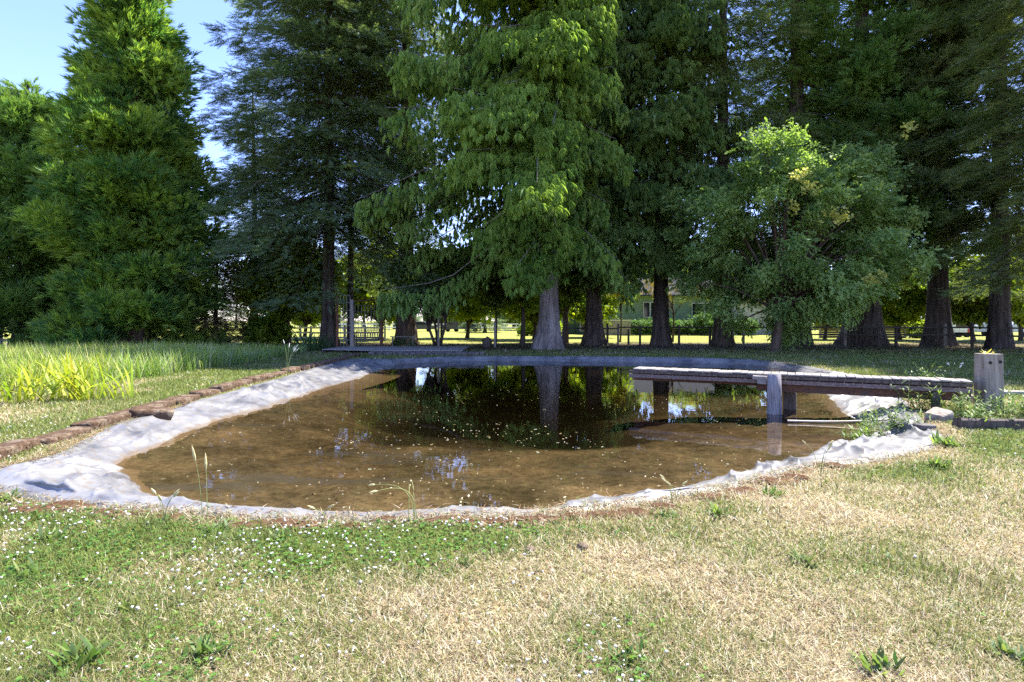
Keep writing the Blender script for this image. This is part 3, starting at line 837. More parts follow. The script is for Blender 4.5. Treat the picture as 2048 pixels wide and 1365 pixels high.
o = broadleaf('maple_tree', (M['maple'], M['bark_dark']), 8, 4.6, 2.9, 2.7, 70, 46, 141, r0=0.27, lsc=0.42, tp='broad', csize=0.75, trunk_h=2.0)
place(o, 572, 36.5, 'sunlit yellow-green maple with a dark trunk by the white fence')
o = broadleaf('lilac_shrub', (M['maple'], M['bark_dark']), 2.2, 1.0, 1.1, 0.8, 26, 40, 142, r0=0.04, lsc=0.3, tp='broad', csize=0.4, stems=3)
place(o, 528, 34, 'bright yellow-green bush left of the maple trunk', 'shrub')
o = broadleaf('hazel_tree', (M['shade_leaf'], M['bark_dark']), 6, 4.3, 2.6, 1.5, 54, 46, 143, r0=0.15, lsc=0.40, tp='broad', csize=0.7, stems=3, trunk_h=1.6)
place(o, 872, 34, 'small dark tree with several leaning stems behind the wooden deck', rz=0.9)
hz = o
o = broadleaf('young_tree', (M['shade_leaf'], M['bark_dark']), 7, 4.6, 2.2, 1.9, 46, 46, 144, r0=0.10, lsc=0.42, tp='broad', csize=0.7, trunk_h=3.0)
place(o, 990, 37, 'slim young tree beside the pale stake at the far bank')
o = broadleaf('young_tree', (M['maple'], M['bark_dark']), 8, 5.0, 2.0, 2.2, 44, 46, 145, r0=0.17, lsc=0.40, tp='broad', csize=0.7, trunk_h=3.0)
place(o, 1044, 36, 'slender straight-trunked maple left of the pale cedar trunk')
o = broadleaf('young_tree', (M['shade_leaf'], M['bark_red']), 7, 4.6, 2.4, 2.0, 50, 44, 146, r0=0.26, lsc=0.40, tp='broad', csize=0.7, trunk_h=2.4)
place(o, 1129, 39, 'crooked small tree just behind the pale cedar trunk')
o = broadleaf('rowan_tree', (M['rust_leaf'], M['bark_dark']), 6, 4.0, 2.0, 0.7, 8, 30, 147, r0=0.08, lsc=0.40, tp='pin', csize=0.6, trunk_h=2.6)
place(o, 1345, 41, 'small tree with brownish olive foliage in front of the house wall')
o = broadleaf('sunlit_tree', (M['yellow'], M['bark_dark']), 5.5, 3.9, 0.6, 1.0, 9, 30, 148, r0=0.06, lsc=0.34, tp='broad', csize=0.4, trunk_h=2.8)  # sunlit foliage, its glow painted as yellow leaf colour
place(o, 1240, 41, 'small tree in painted sunlit yellow beside the dark cedar trunk')

# sunlit trees and bushes beyond the fence
BACK = 'sunlit trees on the lawn beyond the fence'
mp = broadleaf('lawn_tree', (M['maple'], M['bark_dark']), 8, 4.8, 3.4, 3.2, 80, 40, 151, r0=0.2, lsc=0.5, tp='broad', csize=0.95, trunk_h=1.7)
place(mp, 760, 47, 'sunlit lime-green tree seen through the trellis', group=BACK)
for px, d, rz, sc, lab in ((935, 50, 1.0, 0.95, 'sunlit lime-green tree between the deck and the pale stake'), (1070, 46, 2.0, 0.9, 'sunlit lime-green tree behind the pale cedar trunk'),
                           (1650, 47, 0.5, 0.75, 'sunlit lime-green tree over the board enclosure'), (1800, 46, 3.0, 0.8, 'sunlit lime-green tree right of the thickest trunk'),
                           (1945, 42, 4.0, 0.85, 'sunlit lime-green tree hanging over the white vehicles'), (2040, 44, 5.0, 0.9, 'sunlit lime-green tree at the right photo edge'),
                           (610, 48, 1.7, 0.9, 'sunlit lime-green tree behind the maple'), (150, 46, 1.2, 0.9, 'sunlit tree behind the big sequoia'), (1180, 52, 0.2, 0.8, 'sunlit lime-green tree at the left end of the house')):
    place(copy_tree(mp), px, d, lab, group=BACK, rz=rz, sc=sc)
fb = broadleaf('lawn_shrub', (M['maple'], M['bark_dark']), 2.4, 1.0, 1.3, 0.9, 26, 36, 152, r0=0.04, lsc=0.36, tp='broad', csize=0.45, stems=3)
place(fb, 1065, 58, 'round lime-green bush on the far lawn left of the house', 'shrub')
place(copy_tree(fb), 1838, 50, 'low lime-green bush right of the board enclosure', 'shrub', rz=1, sc=0.8)
place(copy_tree(fb), 1095, 60, 'yellow-green bush against the left house wing', 'shrub', rz=2, sc=0.9)

# distant tree line
FAR = 'distant trees beyond the white fence'
fc = conifer('distant_conifer', (M['fir'], M['bark_dark']), 16, 0.6, cone(4.6, 0.7, 0.3), 90, 'fir', 5, 161, r0=0.3, ztop=40, spray=2.2)
fd = broadleaf('distant_tree', (M['far_leaf'], M['bark_dark']), 12, 5.2, 5.0, 4.8, 70, 26, 162, r0=0.3, lsc=1.1, tp='broad', csize=1.6, trunk_h=1.5)
first = {id(fc): True, id(fd): True}
rr_ = np.random.default_rng(5)
for px in range(-260, 2400, 62):
    o = fd if rr_.uniform() < 0.6 else fc
    if 1180 < px < 1500 and rr_.uniform() < 0.3: continue
    d = rr_.uniform(88, 125); c = o if first.pop(id(o), None) else copy_tree(o)
    place(c, px + rr_.uniform(-20, 20), d, 'one of the hazy green trees far beyond the white fence' if o is fd else 'one of the dark conifers far beyond the white fence', group=FAR + (' (broadleaved)' if o is fd else ' (conifers)'), rz=rr_.uniform(0, 6), sc=rr_.uniform(0.7, 1.15), z=0)
for px, d, sc in ((1255, 100, 1.25), (1330, 108, 1.35), (1400, 100, 1.3), (1475, 106, 1.35)):
    place(copy_tree(fd), px, d, 'one of the hazy green trees far beyond the white fence', group=FAR + ' (broadleaved)', rz=px, sc=sc, z=0)
c = copy_tree(fc); place(c, 970, 72, 'low spreading dark conifer on the far lawn left of the young tree', rz=1, sc=0.42, szz=0.30, z=0)
c.scale = (0.75, 0.6, 0.30)
# ------------------------------------------------------------------ grass, reeds and weeds built from curved blades
PROF = {'grass': lambda t: (1 - t) ** 0.55, 'leaf': lambda t: np.sin(np.pi * np.clip(0.12 + 0.88 * t, 0, 1)) ** 0.8, 'strap': lambda t: np.minimum(1, (1.02 - t) * 3.0)}


def blades(p, az, L, wd, lean, curve, nseg=2, prof='grass', twist=None):
    n = len(p); t = np.linspace(0, 1, nseg + 1)
    phi = lean[:, None] + curve[:, None] * t[None]
    dl = L[:, None] / nseg
    mid = (phi[:, 1:] + phi[:, :-1]) / 2
    h = np.concatenate([np.zeros((n, 1)), np.cumsum(np.sin(mid) * dl, 1)], 1); z = np.concatenate([np.zeros((n, 1)), np.cumsum(np.cos(mid) * dl, 1)], 1)
    c, s = np.cos(az)[:, None], np.sin(az)[:, None]
    ctr = np.stack([p[:, 0:1] + h * c, p[:, 1:2] + h * s, p[:, 2:3] + z], -1)
    tw = az + np.pi / 2 if twist is None else twist
    sd = np.stack([np.cos(tw), np.sin(tw), 0 * az], -1)[:, None]
    w_ = (wd[:, None] * PROF[prof](t)[None])[..., None] * 0.5
    a = ctr - sd * w_; b = ctr + sd * w_
    V = np.stack([a, b], 2)[:, :-1].reshape(n, -1, 3)
    V = np.concatenate([V, ctr[:, -1:]], 1); m = V.shape[1]
    off = (np.arange(n) * m)[:, None]
    Q = np.concatenate([off + np.array([2 * j, 2 * j + 1, 2 * j + 3, 2 * j + 2]) for j in range(nseg - 1)]) if nseg > 1 else np.zeros((0, 4), int)
    T = off + np.array([2 * (nseg - 1), 2 * (nseg - 1) + 1, 2 * nseg])
    return V.reshape(-1, 3), Q, T, m


def colmix(k, cols, jit=0.18, r=R):
    cols = np.array(cols); c = cols[r.integers(0, len(cols), k)] * (1 + r.normal(0, jit, (k, 1)))
    return np.clip(c * (1 + r.normal(0, 0.05, (k, 3))), 0.005, 0.9)


STRAW = [(0.44, 0.37, 0.24), (0.35, 0.28, 0.165), (0.58, 0.53, 0.40), (0.28, 0.19, 0.105), (0.40, 0.36, 0.20), (0.16, 0.11, 0.06), (0.50, 0.44, 0.31)]
GREEN = [(0.13, 0.18, 0.035), (0.18, 0.22, 0.05), (0.23, 0.26, 0.08), (0.09, 0.13, 0.03), (0.19, 0.20, 0.08)]

# lawn blades, denser where the lawn shows large
n = 1050000
d = 1.7 * (30 / 1.7) ** R.uniform(0, 1, n); x = R.uniform(-1, 1, n) * (0.95 * d + 2.2)
sd = sd_outer(x, d)
keep = (sd > 0.02) & (R.uniform(0, 1, n) < np.clip(sd / 0.22, 0.25, 1))
x, d, sd = x[keep], d[keep], sd[keep]; n = len(x)
g = greenness(x, d); g = np.where(sd < 0.22, g * 0.4, g)
isg = R.uniform(0, 1, n) < g
sz = (np.maximum(d, 2.4) / 2.6)
tuft = fbm(x, d, 2.6, 91, 2)
L = np.where(isg, R.uniform(0.02, 0.06, n), R.uniform(0.025, 0.07, n)) * sz ** 0.3 * (0.45 + 1.15 * tuft)
wd = R.uniform(0.0022, 0.0045, n) * sz ** 0.85
lean = np.where(isg, R.uniform(0.1, 1.1, n), R.uniform(0.7, 1.5, n)); cur = R.uniform(-0.2, 0.7, n)
pz = gz(x, d) + R.uniform(-0.002, 0.014, n)
col = np.where(isg[:, None], colmix(n, GREEN), colmix(n, STRAW))
V, Q, T, m = blades(np.stack([x, d, pz], -1), R.uniform(0, 6.283, n), L, wd, lean, cur, 2)
tag(npmesh('lawn_grass', V, [Q, T], M['blade'], tint=np.repeat(col, m, 0)), 'short lawn grass, green patches among dry straw', 'grass', kind='stuff')

# clover leaves and their white flower heads
n = 42000
d = 1.8 * (9 / 1.8) ** R.uniform(0, 1, n); x = R.uniform(-1, 1, n) * (0.95 * d + 1.8)
sd = sd_outer(x, d); patch = fbm(x, d, 0.8, 95, 3)
keep = (sd > 0.1) & (R.uniform(0, 1, n) < np.clip((greenness(x, d) - 0.42) * 2.2, 0, 1) * np.clip((patch - 0.3) * 4, 0, 1))
x, d = x[keep], d[keep]; n = len(x)
base = np.stack([x, d, gz(x, d) + R.uniform(0.012, 0.042, n)], -1); a0 = R.uniform(0, 6.28, n)
base3 = np.repeat(base, 3, 0); az3 = (a0[:, None] + np.array([0, 2.09, 4.19])[None]).ravel()
sz = np.repeat(R.uniform(0.009, 0.017, n) * (np.maximum(d, 2.5) / 2.6) ** 0.5, 3)
V, Q, T, m = blades(base3, az3, sz, sz * 1.0, R.uniform(1.1, 1.6, 3 * n), R.uniform(0.0, 0.4, 3 * n), 2, 'leaf')
col = np.repeat(colmix(n, [(0.09, 0.20, 0.03), (0.13, 0.25, 0.04), (0.06, 0.14, 0.03)]), 3, 0)
tag(npmesh('clover_leaves', V, [Q, T], M['weed'], tint=np.repeat(col, m, 0)), 'low clover leaves spread through the lawn', 'clover', kind='stuff')


def ico():
    import bmesh
    bm = bmesh.new(); bmesh.ops.create_icosphere(bm, subdivisions=1, radius=1)
    V = np.array([v.co[:] for v in bm.verts]); F = np.array([[v.index for v in f.verts] for f in bm.faces]); bm.free(); return V, F


IV, IF = ico()
n = 12000
d = 2.2 * (26 / 2.2) ** R.uniform(0, 1, n); x = R.uniform(-1, 1, n) * (0.92 * d + 0.2)
sd = sd_outer(x, d); patch = fbm(x, d, 0.9, 97, 3)
pr = np.clip((patch - 0.47) * 5, 0, 1) * np.clip((greenness(x, d) - 0.35) * 2, 0, 1)
pr = np.where((d < 6) & (x > 0.6) & (sd > 0.9), pr * 0.1, pr)
pr = np.where(d > 11, pr * 0.4, pr); pr = np.where(d < 5, np.clip(pr * 2.2 + 0.12 * (x < 0.3), 0, 1), pr)
keep = (sd > 0.15) & (R.uniform(0, 1, n) < pr * 0.85)
x, d = x[keep], d[keep]; n = len(x)
rad = R.uniform(0.0045, 0.0095, n) * (np.maximum(d, 2.5) / 2.6) ** 0.35
ctr = np.stack([x, d, gz(x, d) + R.uniform(0.03, 0.075, n)], -1)
jit = 1 + R.normal(0, 0.16, (n, len(IV), 1))
V = (ctr[:, None] + IV[None] * rad[:, None, None] * jit * np.array([1, 1, 0.8])).reshape(-1, 3)
F = (IF[None] + (np.arange(n) * len(IV))[:, None, None]).reshape(-1, 3)
tag(npmesh('clover_flowers', V, F, solid('clover white', (0.46, 0.43, 0.36), (0.62, 0.6, 0.54), 60, 0.8, bump=0), smooth=False), 'small white clover flower heads dotting the lawn', 'clover flowers', kind='stuff')

# dry litter along the bare rim of the pond
n = 16000
th_i = R.integers(0, NS, n); off = R.normal(0.06, 0.10, n)
base = Oc[th_i] + nrm(Oc - Wc)[th_i] * off[:, None] + R.normal(0, 0.02, (n, 2))
keep = (base[:, 1] < 11) & (base[:, 1] > 3); base = base[keep]; n = len(base)
pz = np.maximum(gz(base[:, 0], base[:, 1]), 0.0) + R.uniform(0.01, 0.03, n)
V, Q, T, m = blades(np.stack([base[:, 0], base[:, 1], pz], -1), R.uniform(0, 6.28, n), R.uniform(0.03, 0.10, n), R.uniform(0.004, 0.010, n), R.uniform(1.2, 1.65, n), R.uniform(-0.2, 0.3, n), 2)
tag(npmesh('straw_litter', V, [Q, T], M['blade'], tint=np.repeat(colmix(n, [(0.34, 0.28, 0.18), (0.29, 0.22, 0.13), (0.22, 0.14, 0.08), (0.42, 0.37, 0.27), (0.14, 0.085, 0.05), (0.16, 0.2, 0.06)]), m, 0)), 'pale dry straw and bark litter along the pond rim', 'litter', kind='stuff')

# brush of fallen twigs and needles under the tree row
n = 26000
x = R.uniform(-16, 30, n); d = R.uniform(26.5, 38, n)
V, Q, T, m = blades(np.stack([x, d, gz(x, d) + R.uniform(0, 0.04, n)], -1), R.uniform(0, 6.28, n), R.uniform(0.08, 0.30, n), R.uniform(0.012, 0.04, n), R.uniform(0.9, 1.6, n), R.uniform(0, 0.4, n), 2)
tag(npmesh('needle_litter', V, [Q, T], M['blade'], tint=np.repeat(colmix(n, [(0.2, 0.14, 0.09), (0.12, 0.09, 0.06), (0.28, 0.2, 0.13), (0.10, 0.13, 0.04)]), m, 0)), 'brown needles and twigs littered under the conifers', 'litter', kind='stuff')

# tall grass bed on the left
n = 60000
d = R.uniform(11, 29, n); x = -9.0 - R.uniform(0, 1, n) ** 1.2 * 15
edge = fbm(x, d, 0.5, 99, 3) * 1.6 - 0.8
front = 14.6 - (x + 9.3) * 1.9 * -1 * (x > -9.3) + (x + 9.3) * 0.35 * (x < -9.3)
keep = (d > np.maximum(front, 10.6) + edge) & (x < -9.7 + edge * 0.5 - np.clip(d - 22, 0, 9) * 0.08) & (x > -0.98 * d)
x, d = x[keep], d[keep]; n = len(x)
hh = np.clip((d - (14.6 + (x + 9.3) * 0.35)) / 1.2 + 0.35, 0.3, 1.0) * (0.55 + 0.75 * fbm(x, d, 0.7, 103, 2))
L = R.uniform(0.45, 1.0, n) * hh * np.clip(1.6 - (d - 11) / 17, 0.45, 1)
V, Q, T, m = blades(np.stack([x, d, gz(x, d)], -1), R.uniform(0, 6.28, n), L, R.uniform(0.010, 0.026, n), R.uniform(0.02, 0.4, n), R.uniform(0.1, 1.3, n), 4)
c = colmix(n, [(0.26, 0.34, 0.06), (0.18, 0.27, 0.05), (0.33, 0.40, 0.09), (0.12, 0.20, 0.05), (0.42, 0.42, 0.24)])
c = np.where((x < -10.5)[:, None], c * np.array([1.15, 1.1, 0.9]), c * np.array([0.85, 0.95, 0.95]))
sh_ = R.uniform(0, 1, n) < 0.05; c[sh_] = (0.5, 0.5, 0.34)
tag(npmesh('tall_grass', V, [Q, T], M['weed'], tint=np.repeat(c, m, 0)), 'bed of tall uncut grass on the left bank', 'tall grass', kind='stuff')


def clump(name, n, L, wd, cols, lean=(0.1, 0.6), curve=(0.2, 1.2), spread=0.15, nseg=6, prof='strap', seed=0, part=None):
    r = np.random.default_rng(seed)
    p = np.concatenate([r.normal(0, spread, (n, 2)), np.full((n, 1), -0.01)], 1)
    V, Q, T, m = blades(p, r.uniform(0, 6.28, n), r.uniform(L[0], L[1], n), r.uniform(wd[0], wd[1], n), r.uniform(lean[0], lean[1], n), r.uniform(curve[0], curve[1], n), nseg, prof)
    return npmesh(name, V, [Q, T], M['weed'], tint=np.repeat(colmix(n, cols, r=r), m, 0))


def put(o, x, y, label, cat, group=None, rz=0, sc=1.0, z=None):
    o.location = (x, y, float(gz(x, y)) if z is None else z); o.rotation_euler = (0, 0, rz); o.scale = (sc,) * 3
    return tag(o, label, cat, group)


YG = [(0.34, 0.38, 0.03), (0.26, 0.34, 0.03), (0.40, 0.42, 0.06)]
for j, (px, py, lab) in enumerate(((60, 806, 'clump of bright yellow-green iris blades nearest the left photo edge'), (140, 800, 'clump of bright yellow-green iris blades in the middle of the iris patch'),
                                   (205, 796, 'clump of bright yellow-green iris blades at the right of the iris patch'), (110, 778, 'clump of tall yellow iris blades at the back of the patch'))):
    p = at(px, py)
    put(clump('iris_clump', 34, (0.6, 1.15), (0.03, 0.05), YG, (0.05, 0.5), (0.2, 1.5), 0.28, seed=300 + j), p[0], p[1], lab, 'iris', 'yellow iris clumps on the left bank', j)
DG = [(0.05, 0.11, 0.04), (0.08, 0.15, 0.05), (0.10, 0.18, 0.07)]
for px, d, lab, sc in ((612, 29, 'spiky dark green iris clump left of the trellis', 1.25), (640, 30.5, 'spiky dark iris clump touching the fir trunk', 1.1), (792, 33.5, 'small iris clump left of the stout trunk behind the deck', 0.8), (818, 33.2, 'grey-green iris clump in front of the stout trunk', 0.85)):
    put(clump('iris_clump', 46, (0.6, 1.2), (0.04, 0.06), DG if px < 800 else [(0.16, 0.2, 0.12), (0.1, 0.16, 0.07)], (0.1, 0.9), (0.1, 0.9), 0.25, seed=int(px)), atd(px, d), d, lab, 'iris', sc=sc)

# broad-leaved weeds
WG = [(0.10, 0.17, 0.035), (0.14, 0.21, 0.045), (0.19, 0.25, 0.07), (0.08, 0.13, 0.045)]
GRP = 'leafy weeds growing in the lawn'
for j, (px, py, sc, lab) in enumerate((
        (165, 1330, 1.2, 'large leafy weed at the bottom left of the lawn'), (412, 1312, 0.9, 'pale green weed rosette in the clover, nearest the camera'), (255, 1222, 0.7, 'weed rosette among white clover left of the lawn centre'),
        (60, 1150, 0.9, 'dark leafy weed by the left photo edge'), (105, 1080, 1.0, 'leafy weed just below the liner flap at the left'), (432, 1068, 1.0, 'leafy weed at the near pond rim under the thin stalks'),
        (560, 1080, 0.7, 'small weed at the near pond rim left of the centre'), (1434, 1032, 0.95, 'upright bright green weed on the right near rim'), (1335, 1036, 0.75, 'grassy weed beside the moss on the right near rim'),
        (1605, 1130, 0.8, 'dark green weed alone in the dry straw'), (1255, 1320, 0.8, 'weed rosette in the dry grass at the bottom centre'), (1770, 1340, 0.95, 'leafy weed at the bottom right of the dry lawn'),
        (1890, 890, 1.3, 'leafy weed on the liner edge near the big post'), (1878, 934, 1.15, 'broad weed in the clover below the big post'), (1545, 990, 0.8, 'weed in the clover band of the right rim'), (2020, 1310, 0.8, 'weed at the bottom right photo corner'),
        (20, 1000, 0.8, 'weed poking out beside the torn liner flap'), (930, 1130, 0.55, 'small weed in the middle of the near lawn'))):
    p = at(px, py)
    o = clump('lawn_weed', 46, (0.07, 0.17), (0.016, 0.032), WG, (0.35, 1.2), (-0.1, 0.7), 0.045, 4, 'leaf', 400 + j)
    put(o, p[0], p[1], lab, 'weed', GRP, j, sc * 0.85 * (1 + 0.25 * max(0, p[1] - 4)) ** 0.5)

# weeds crowding the big post
GP = 'bushy weeds round the big post'
for j, (px, py, h, lab) in enumerate(((1760, 846, 0.4, 'tall loose weed by the water under the dock'), (1800, 850, 0.5, 'leafy weed between the dark water and the flat stone'), (1835, 822, 0.5, 'bushy weed under the dock beam'),
                                      (1885, 812, 0.45, 'bushy weed left of the small block'), (1932, 838, 0.42, 'bushy weed at the foot of the big post'), (2010, 835, 0.42, 'tall grass tuft right of the big post'),
                                      (1730, 868, 0.3, 'thin weed standing at the water edge right of the dock leg'), (2040, 830, 0.4, 'grass tuft at the right photo edge behind the timber'), (1860, 780, 0.5, 'weed behind the dock beam near its landing'),
                                      (1960, 856, 0.3, 'low weed just in front of the big post'))):
    p = at(px, py)
    r = np.random.default_rng(500 + j)
    root = empty('bushy_weed', (p[0], p[1], max(float(gz(p[0], p[1])), ZW + 0.03)), j, lab, 'weed', GP); h *= 1.15
    k_ = 34; q = np.concatenate([r.normal(0, 0.13, (k_, 2)), np.zeros((k_, 1))], 1); azz = r.uniform(0, 6.28, k_); LL = r.uniform(0.5, 1.1, k_) * h; le = r.uniform(0.05, 0.6, k_); cu = r.uniform(0, 0.5, k_)
    V, Q, T, m = blades(q, azz, LL, np.full(k_, 0.008), le, cu, 4)
    npmesh('stems', V, [Q, T], M['weed'], root, tint=np.repeat(colmix(k_, [(0.12, 0.19, 0.05)], r=r), m, 0))
    kk = np.repeat(np.arange(k_), 9); tt = r.uniform(0.15, 1, len(kk)); ph = le[kk] + cu[kk] * tt * 0.5
    bp = q[kk] + np.stack([np.cos(azz[kk]) * np.sin(ph), np.sin(azz[kk]) * np.sin(ph), np.cos(ph)], -1) * (LL[kk] * tt)[:, None]
    V, Q, T, m = blades(bp, r.uniform(0, 6.28, len(kk)), r.uniform(0.05, 0.14, len(kk)), r.uniform(0.012, 0.028, len(kk)), r.uniform(0.7, 1.4, len(kk)), r.uniform(0, 0.8, len(kk)), 3, 'leaf')
    npmesh('leaves', V, [Q, T], M['weed'], root, tint=np.repeat(colmix(len(kk), WG, r=r), m, 0))

# thin flowering stalks
def stalk(px, py, h, lab, n=3, head=(0.45, 0.38, 0.2), droop=0.4, seed=0, z=None, group=None, hl=0.05):
    r = np.random.default_rng(seed); p = at(px, py, z or 0.0)
    root = empty('seed_stalk', (p[0], p[1], (float(gz(p[0], p[1])) if z is None else z)), 0, lab, 'stalk', group)
    for k in range(n):
        mb = MB(); hb = MB()
        a = r.uniform(0, 6.28); t = np.linspace(0, 1, 9); L = h * r.uniform(0.75, 1.05); ben = r.uniform(0.05, 0.2) + droop * t ** 2.5
        P = np.stack([np.cos(a) * L * ben * t + r.normal(0, .02) , np.sin(a) * L * ben * t * 0.5, L * (t - droop * 0.5 * t ** 4)], -1); P[0, 2] = -0.02
        mb.tube(P, np.linspace(0.0035, 0.0018, 9), 4)
        e = P[-1] - P[-2]; e = e / np.linalg.norm(e)
        hb.tube([P[-1] - e * hl * .3, P[-1] + e * hl * 0.1, P[-1] + e * hl * 0.6, P[-1] + e * hl], [0.003, 0.010, 0.008, 0.002], 6)
        st_ = mb.build('stem', SM['stem'], root); hb.build('seed_head', SM['head' if head == 0 else 'straw'], st_)


SM = {'stem': solid('green stem', (0.20, 0.24, 0.07), (0.32, 0.33, 0.12), 20, bump=0), 'straw': solid('straw head', (0.42, 0.36, 0.16), (0.55, 0.48, 0.25), 30, bump=0), 'head': solid('white head', (0.6, 0.58, 0.5), (0.7, 0.7, 0.62), 30, bump=0)}
GS = 'thin seed stalks at the pond rim'
stalk(412, 1042, 0.50, 'tall straw-coloured seed stalk standing out of the left near rim', 2, 1, 0.05, 1, hl=0.10)
stalk(830, 1046, 0.46, 'drooping green seed stalks in front of the pond centre', 4, 1, 0.75, 2)
stalk(330, 1048, 0.28, 'short thin stalks left of the tall straw stalk', 4, 1, 0.2, 3, group=GS)
stalk(640, 1044, 0.16, 'tiny dry stalk on the near rim left of the centre', 3, 1, 0.3, 4, group=GS)
stalk(1645, 948, 0.34, 'yellow-headed stalks on the right near rim', 4, 1, 0.2, 5, group=GS)
stalk(1700, 905, 0.40, 'thin stalks at the liner below the dock', 4, 1, 0.25, 6, group=GS)
stalk(1795, 850, 0.55, 'tall bare stalks rising beside the dark water under the dock', 6, 1, 0.3, 7, group=GS)
stalk(575, 752, 1.0, 'white-flowered tall plant on the left bank', 7, 0, 0.2, 8, hl=0.12)
stalk(1905, 766, 0.55, 'white-flowered weeds behind the dock near the big post', 7, 0, 0.25, 9, hl=0.06)
stalk(1350, 1006, 0.22, 'short stalks on the right near rim', 4, 1, 0.2, 10, group=GS)

# pale flecks of petals and leaves floating on the water
n = 2600
x = R.uniform(-5.5, 8, n); d = 5.0 * (20 / 5.0) ** R.uniform(0, 1, n)
keep = (sd_water(x, d) < -0.15) & (R.uniform(0, 1, n) < np.exp(-((d - 7.5) / 4.5) ** 2) * 1.3 * np.clip((fbm(x, d, 0.9, 123, 3) - 0.38) * 4.5, 0.03, 1)); x, d = x[keep], d[keep]; n = len(x)
V, Q, T, m = blades(np.stack([x, d, np.full(n, ZW + 0.004)], -1), R.uniform(0, 6.28, n), R.uniform(0.01, 0.05, n) * R.uniform(0.4, 1.6, n), R.uniform(0.008, 0.024, n), R.uniform(1.50, 1.56, n), np.zeros(n), 3, 'leaf')
tag(npmesh('floating_leaves', V, [Q, T], M['blade'], tint=np.repeat(colmix(n, [(0.42, 0.38, 0.26), (0.34, 0.28, 0.15), (0.25, 0.18, 0.08), (0.5, 0.47, 0.38)]), m, 0)), 'pale leaf flecks floating on the brown water', 'floating leaves', kind='stuff')

# ------------------------------------------------------------------ stones, moss, timber
def rock(name, size, seed, mat, parent=None, rough=0.10, nx_=9, boxy=0.75):
    r = np.random.default_rng(seed)
    u = np.linspace(0, np.pi, nx_); v = np.linspace(0, 2 * np.pi, nx_ * 2, endpoint=False)
    U, Vv = np.meshgrid(u, v, indexing='ij')
    X = np.sin(U) * np.cos(Vv); Y = np.sin(U) * np.sin(Vv); Z = np.cos(U)
    e = 1 - boxy * 0.85
    f = lambda a: np.sign(a) * np.abs(a) ** e
    X, Y, Z = f(X), f(Y), f(Z)
    q = np.stack([X, Y, Z], -1) * np.array(size) / 2
    ph = r.uniform(0, 6, 6)
    nz = np.sin(q[..., 0] * 11 + ph[0]) * np.sin(q[..., 1] * 13 + ph[1]) + 0.7 * np.sin(q[..., 0] * 27 + ph[2]) * np.cos(q[..., 2] * 31 + ph[3]) + r.normal(0, 0.35, X.shape)
    nz[0] = nz[0].mean(); nz[-1] = nz[-1].mean()
    q = q * (1 + rough * nz[..., None])
    k = nx_ * 2; idx = np.arange(nx_ * k).reshape(nx_, k)
    Q = np.stack([idx[:-1], idx[1:], np.roll(idx[1:], -1, 1), np.roll(idx[:-1], -1, 1)], -1).reshape(-1, 4)
    return npmesh(name, q.reshape(-1, 3), Q, mat, parent, smooth=True)


M['edge'] = solid('mossy edging stone', (0.05, 0.03, 0.018), (0.14, 0.09, 0.058), 14, 0.95, bump=1.0, bscale=40, spec=0.1, c3=(0.23, 0.19, 0.14), s3=5, l3=0.52, h3=0.68)
M['moss'] = solid('red brown moss', (0.06, 0.032, 0.017), (0.165, 0.095, 0.056), 30, 1.0, bump=1.0, bscale=70, spec=0.05, c3=(0.30, 0.22, 0.13), s3=9, l3=0.58, h3=0.7)
M['clod'] = solid('dry earth', (0.12, 0.085, 0.055), (0.25, 0.19, 0.13), 30, 1.0, bump=1, bscale=60)
M['rockdark'] = solid('dark bank stone', (0.07, 0.06, 0.055), (0.16, 0.14, 0.125), 5, 0.9, bump=0.6, bscale=20)
M['wood_grey'] = solid('weathered grey wood', (0.17, 0.15, 0.135), (0.34, 0.315, 0.29), 5, 0.8, (1, 9, 9), 0.5, spec=0.2, c3=(0.33, 0.22, 0.16), s3=3, l3=0.55, h3=0.75)
M['wood_post'] = solid('weathered post', (0.15, 0.125, 0.10), (0.38, 0.33, 0.27), 5, 0.9, (3.2, 3.2, 0.28), 1.0, spec=0.15, c3=(0.30, 0.27, 0.24), s3=3)
M['wood_red'] = solid('red brown beam', (0.07, 0.032, 0.02), (0.16, 0.08, 0.05), 4, 0.75, (1.5, 8, 8), 0.5, spec=0.2, c3=(0.09, 0.06, 0.045), s3=2)
M['wood_rail'] = solid('brown grey rail', (0.10, 0.065, 0.055), (0.25, 0.20, 0.185), 5, 0.8, (1.5, 9, 9), 0.5, spec=0.2)
M['wood_dark'] = solid('dark wet wood', (0.05, 0.04, 0.035), (0.15, 0.12, 0.10), 5, 0.8, (6, 6, 0.6), 0.6, spec=0.2)
M['wood_pile'] = solid('grey piling', (0.13, 0.12, 0.13), (0.36, 0.34, 0.34), 6, 0.85, (7, 7, 0.5), 0.8, spec=0.15)
M['hole'] = solid('dark hole', (0.01, 0.008, 0.006), (0.02, 0.015, 0.01), 10, bump=0)  # near-black stands for the shade inside the bolt holes

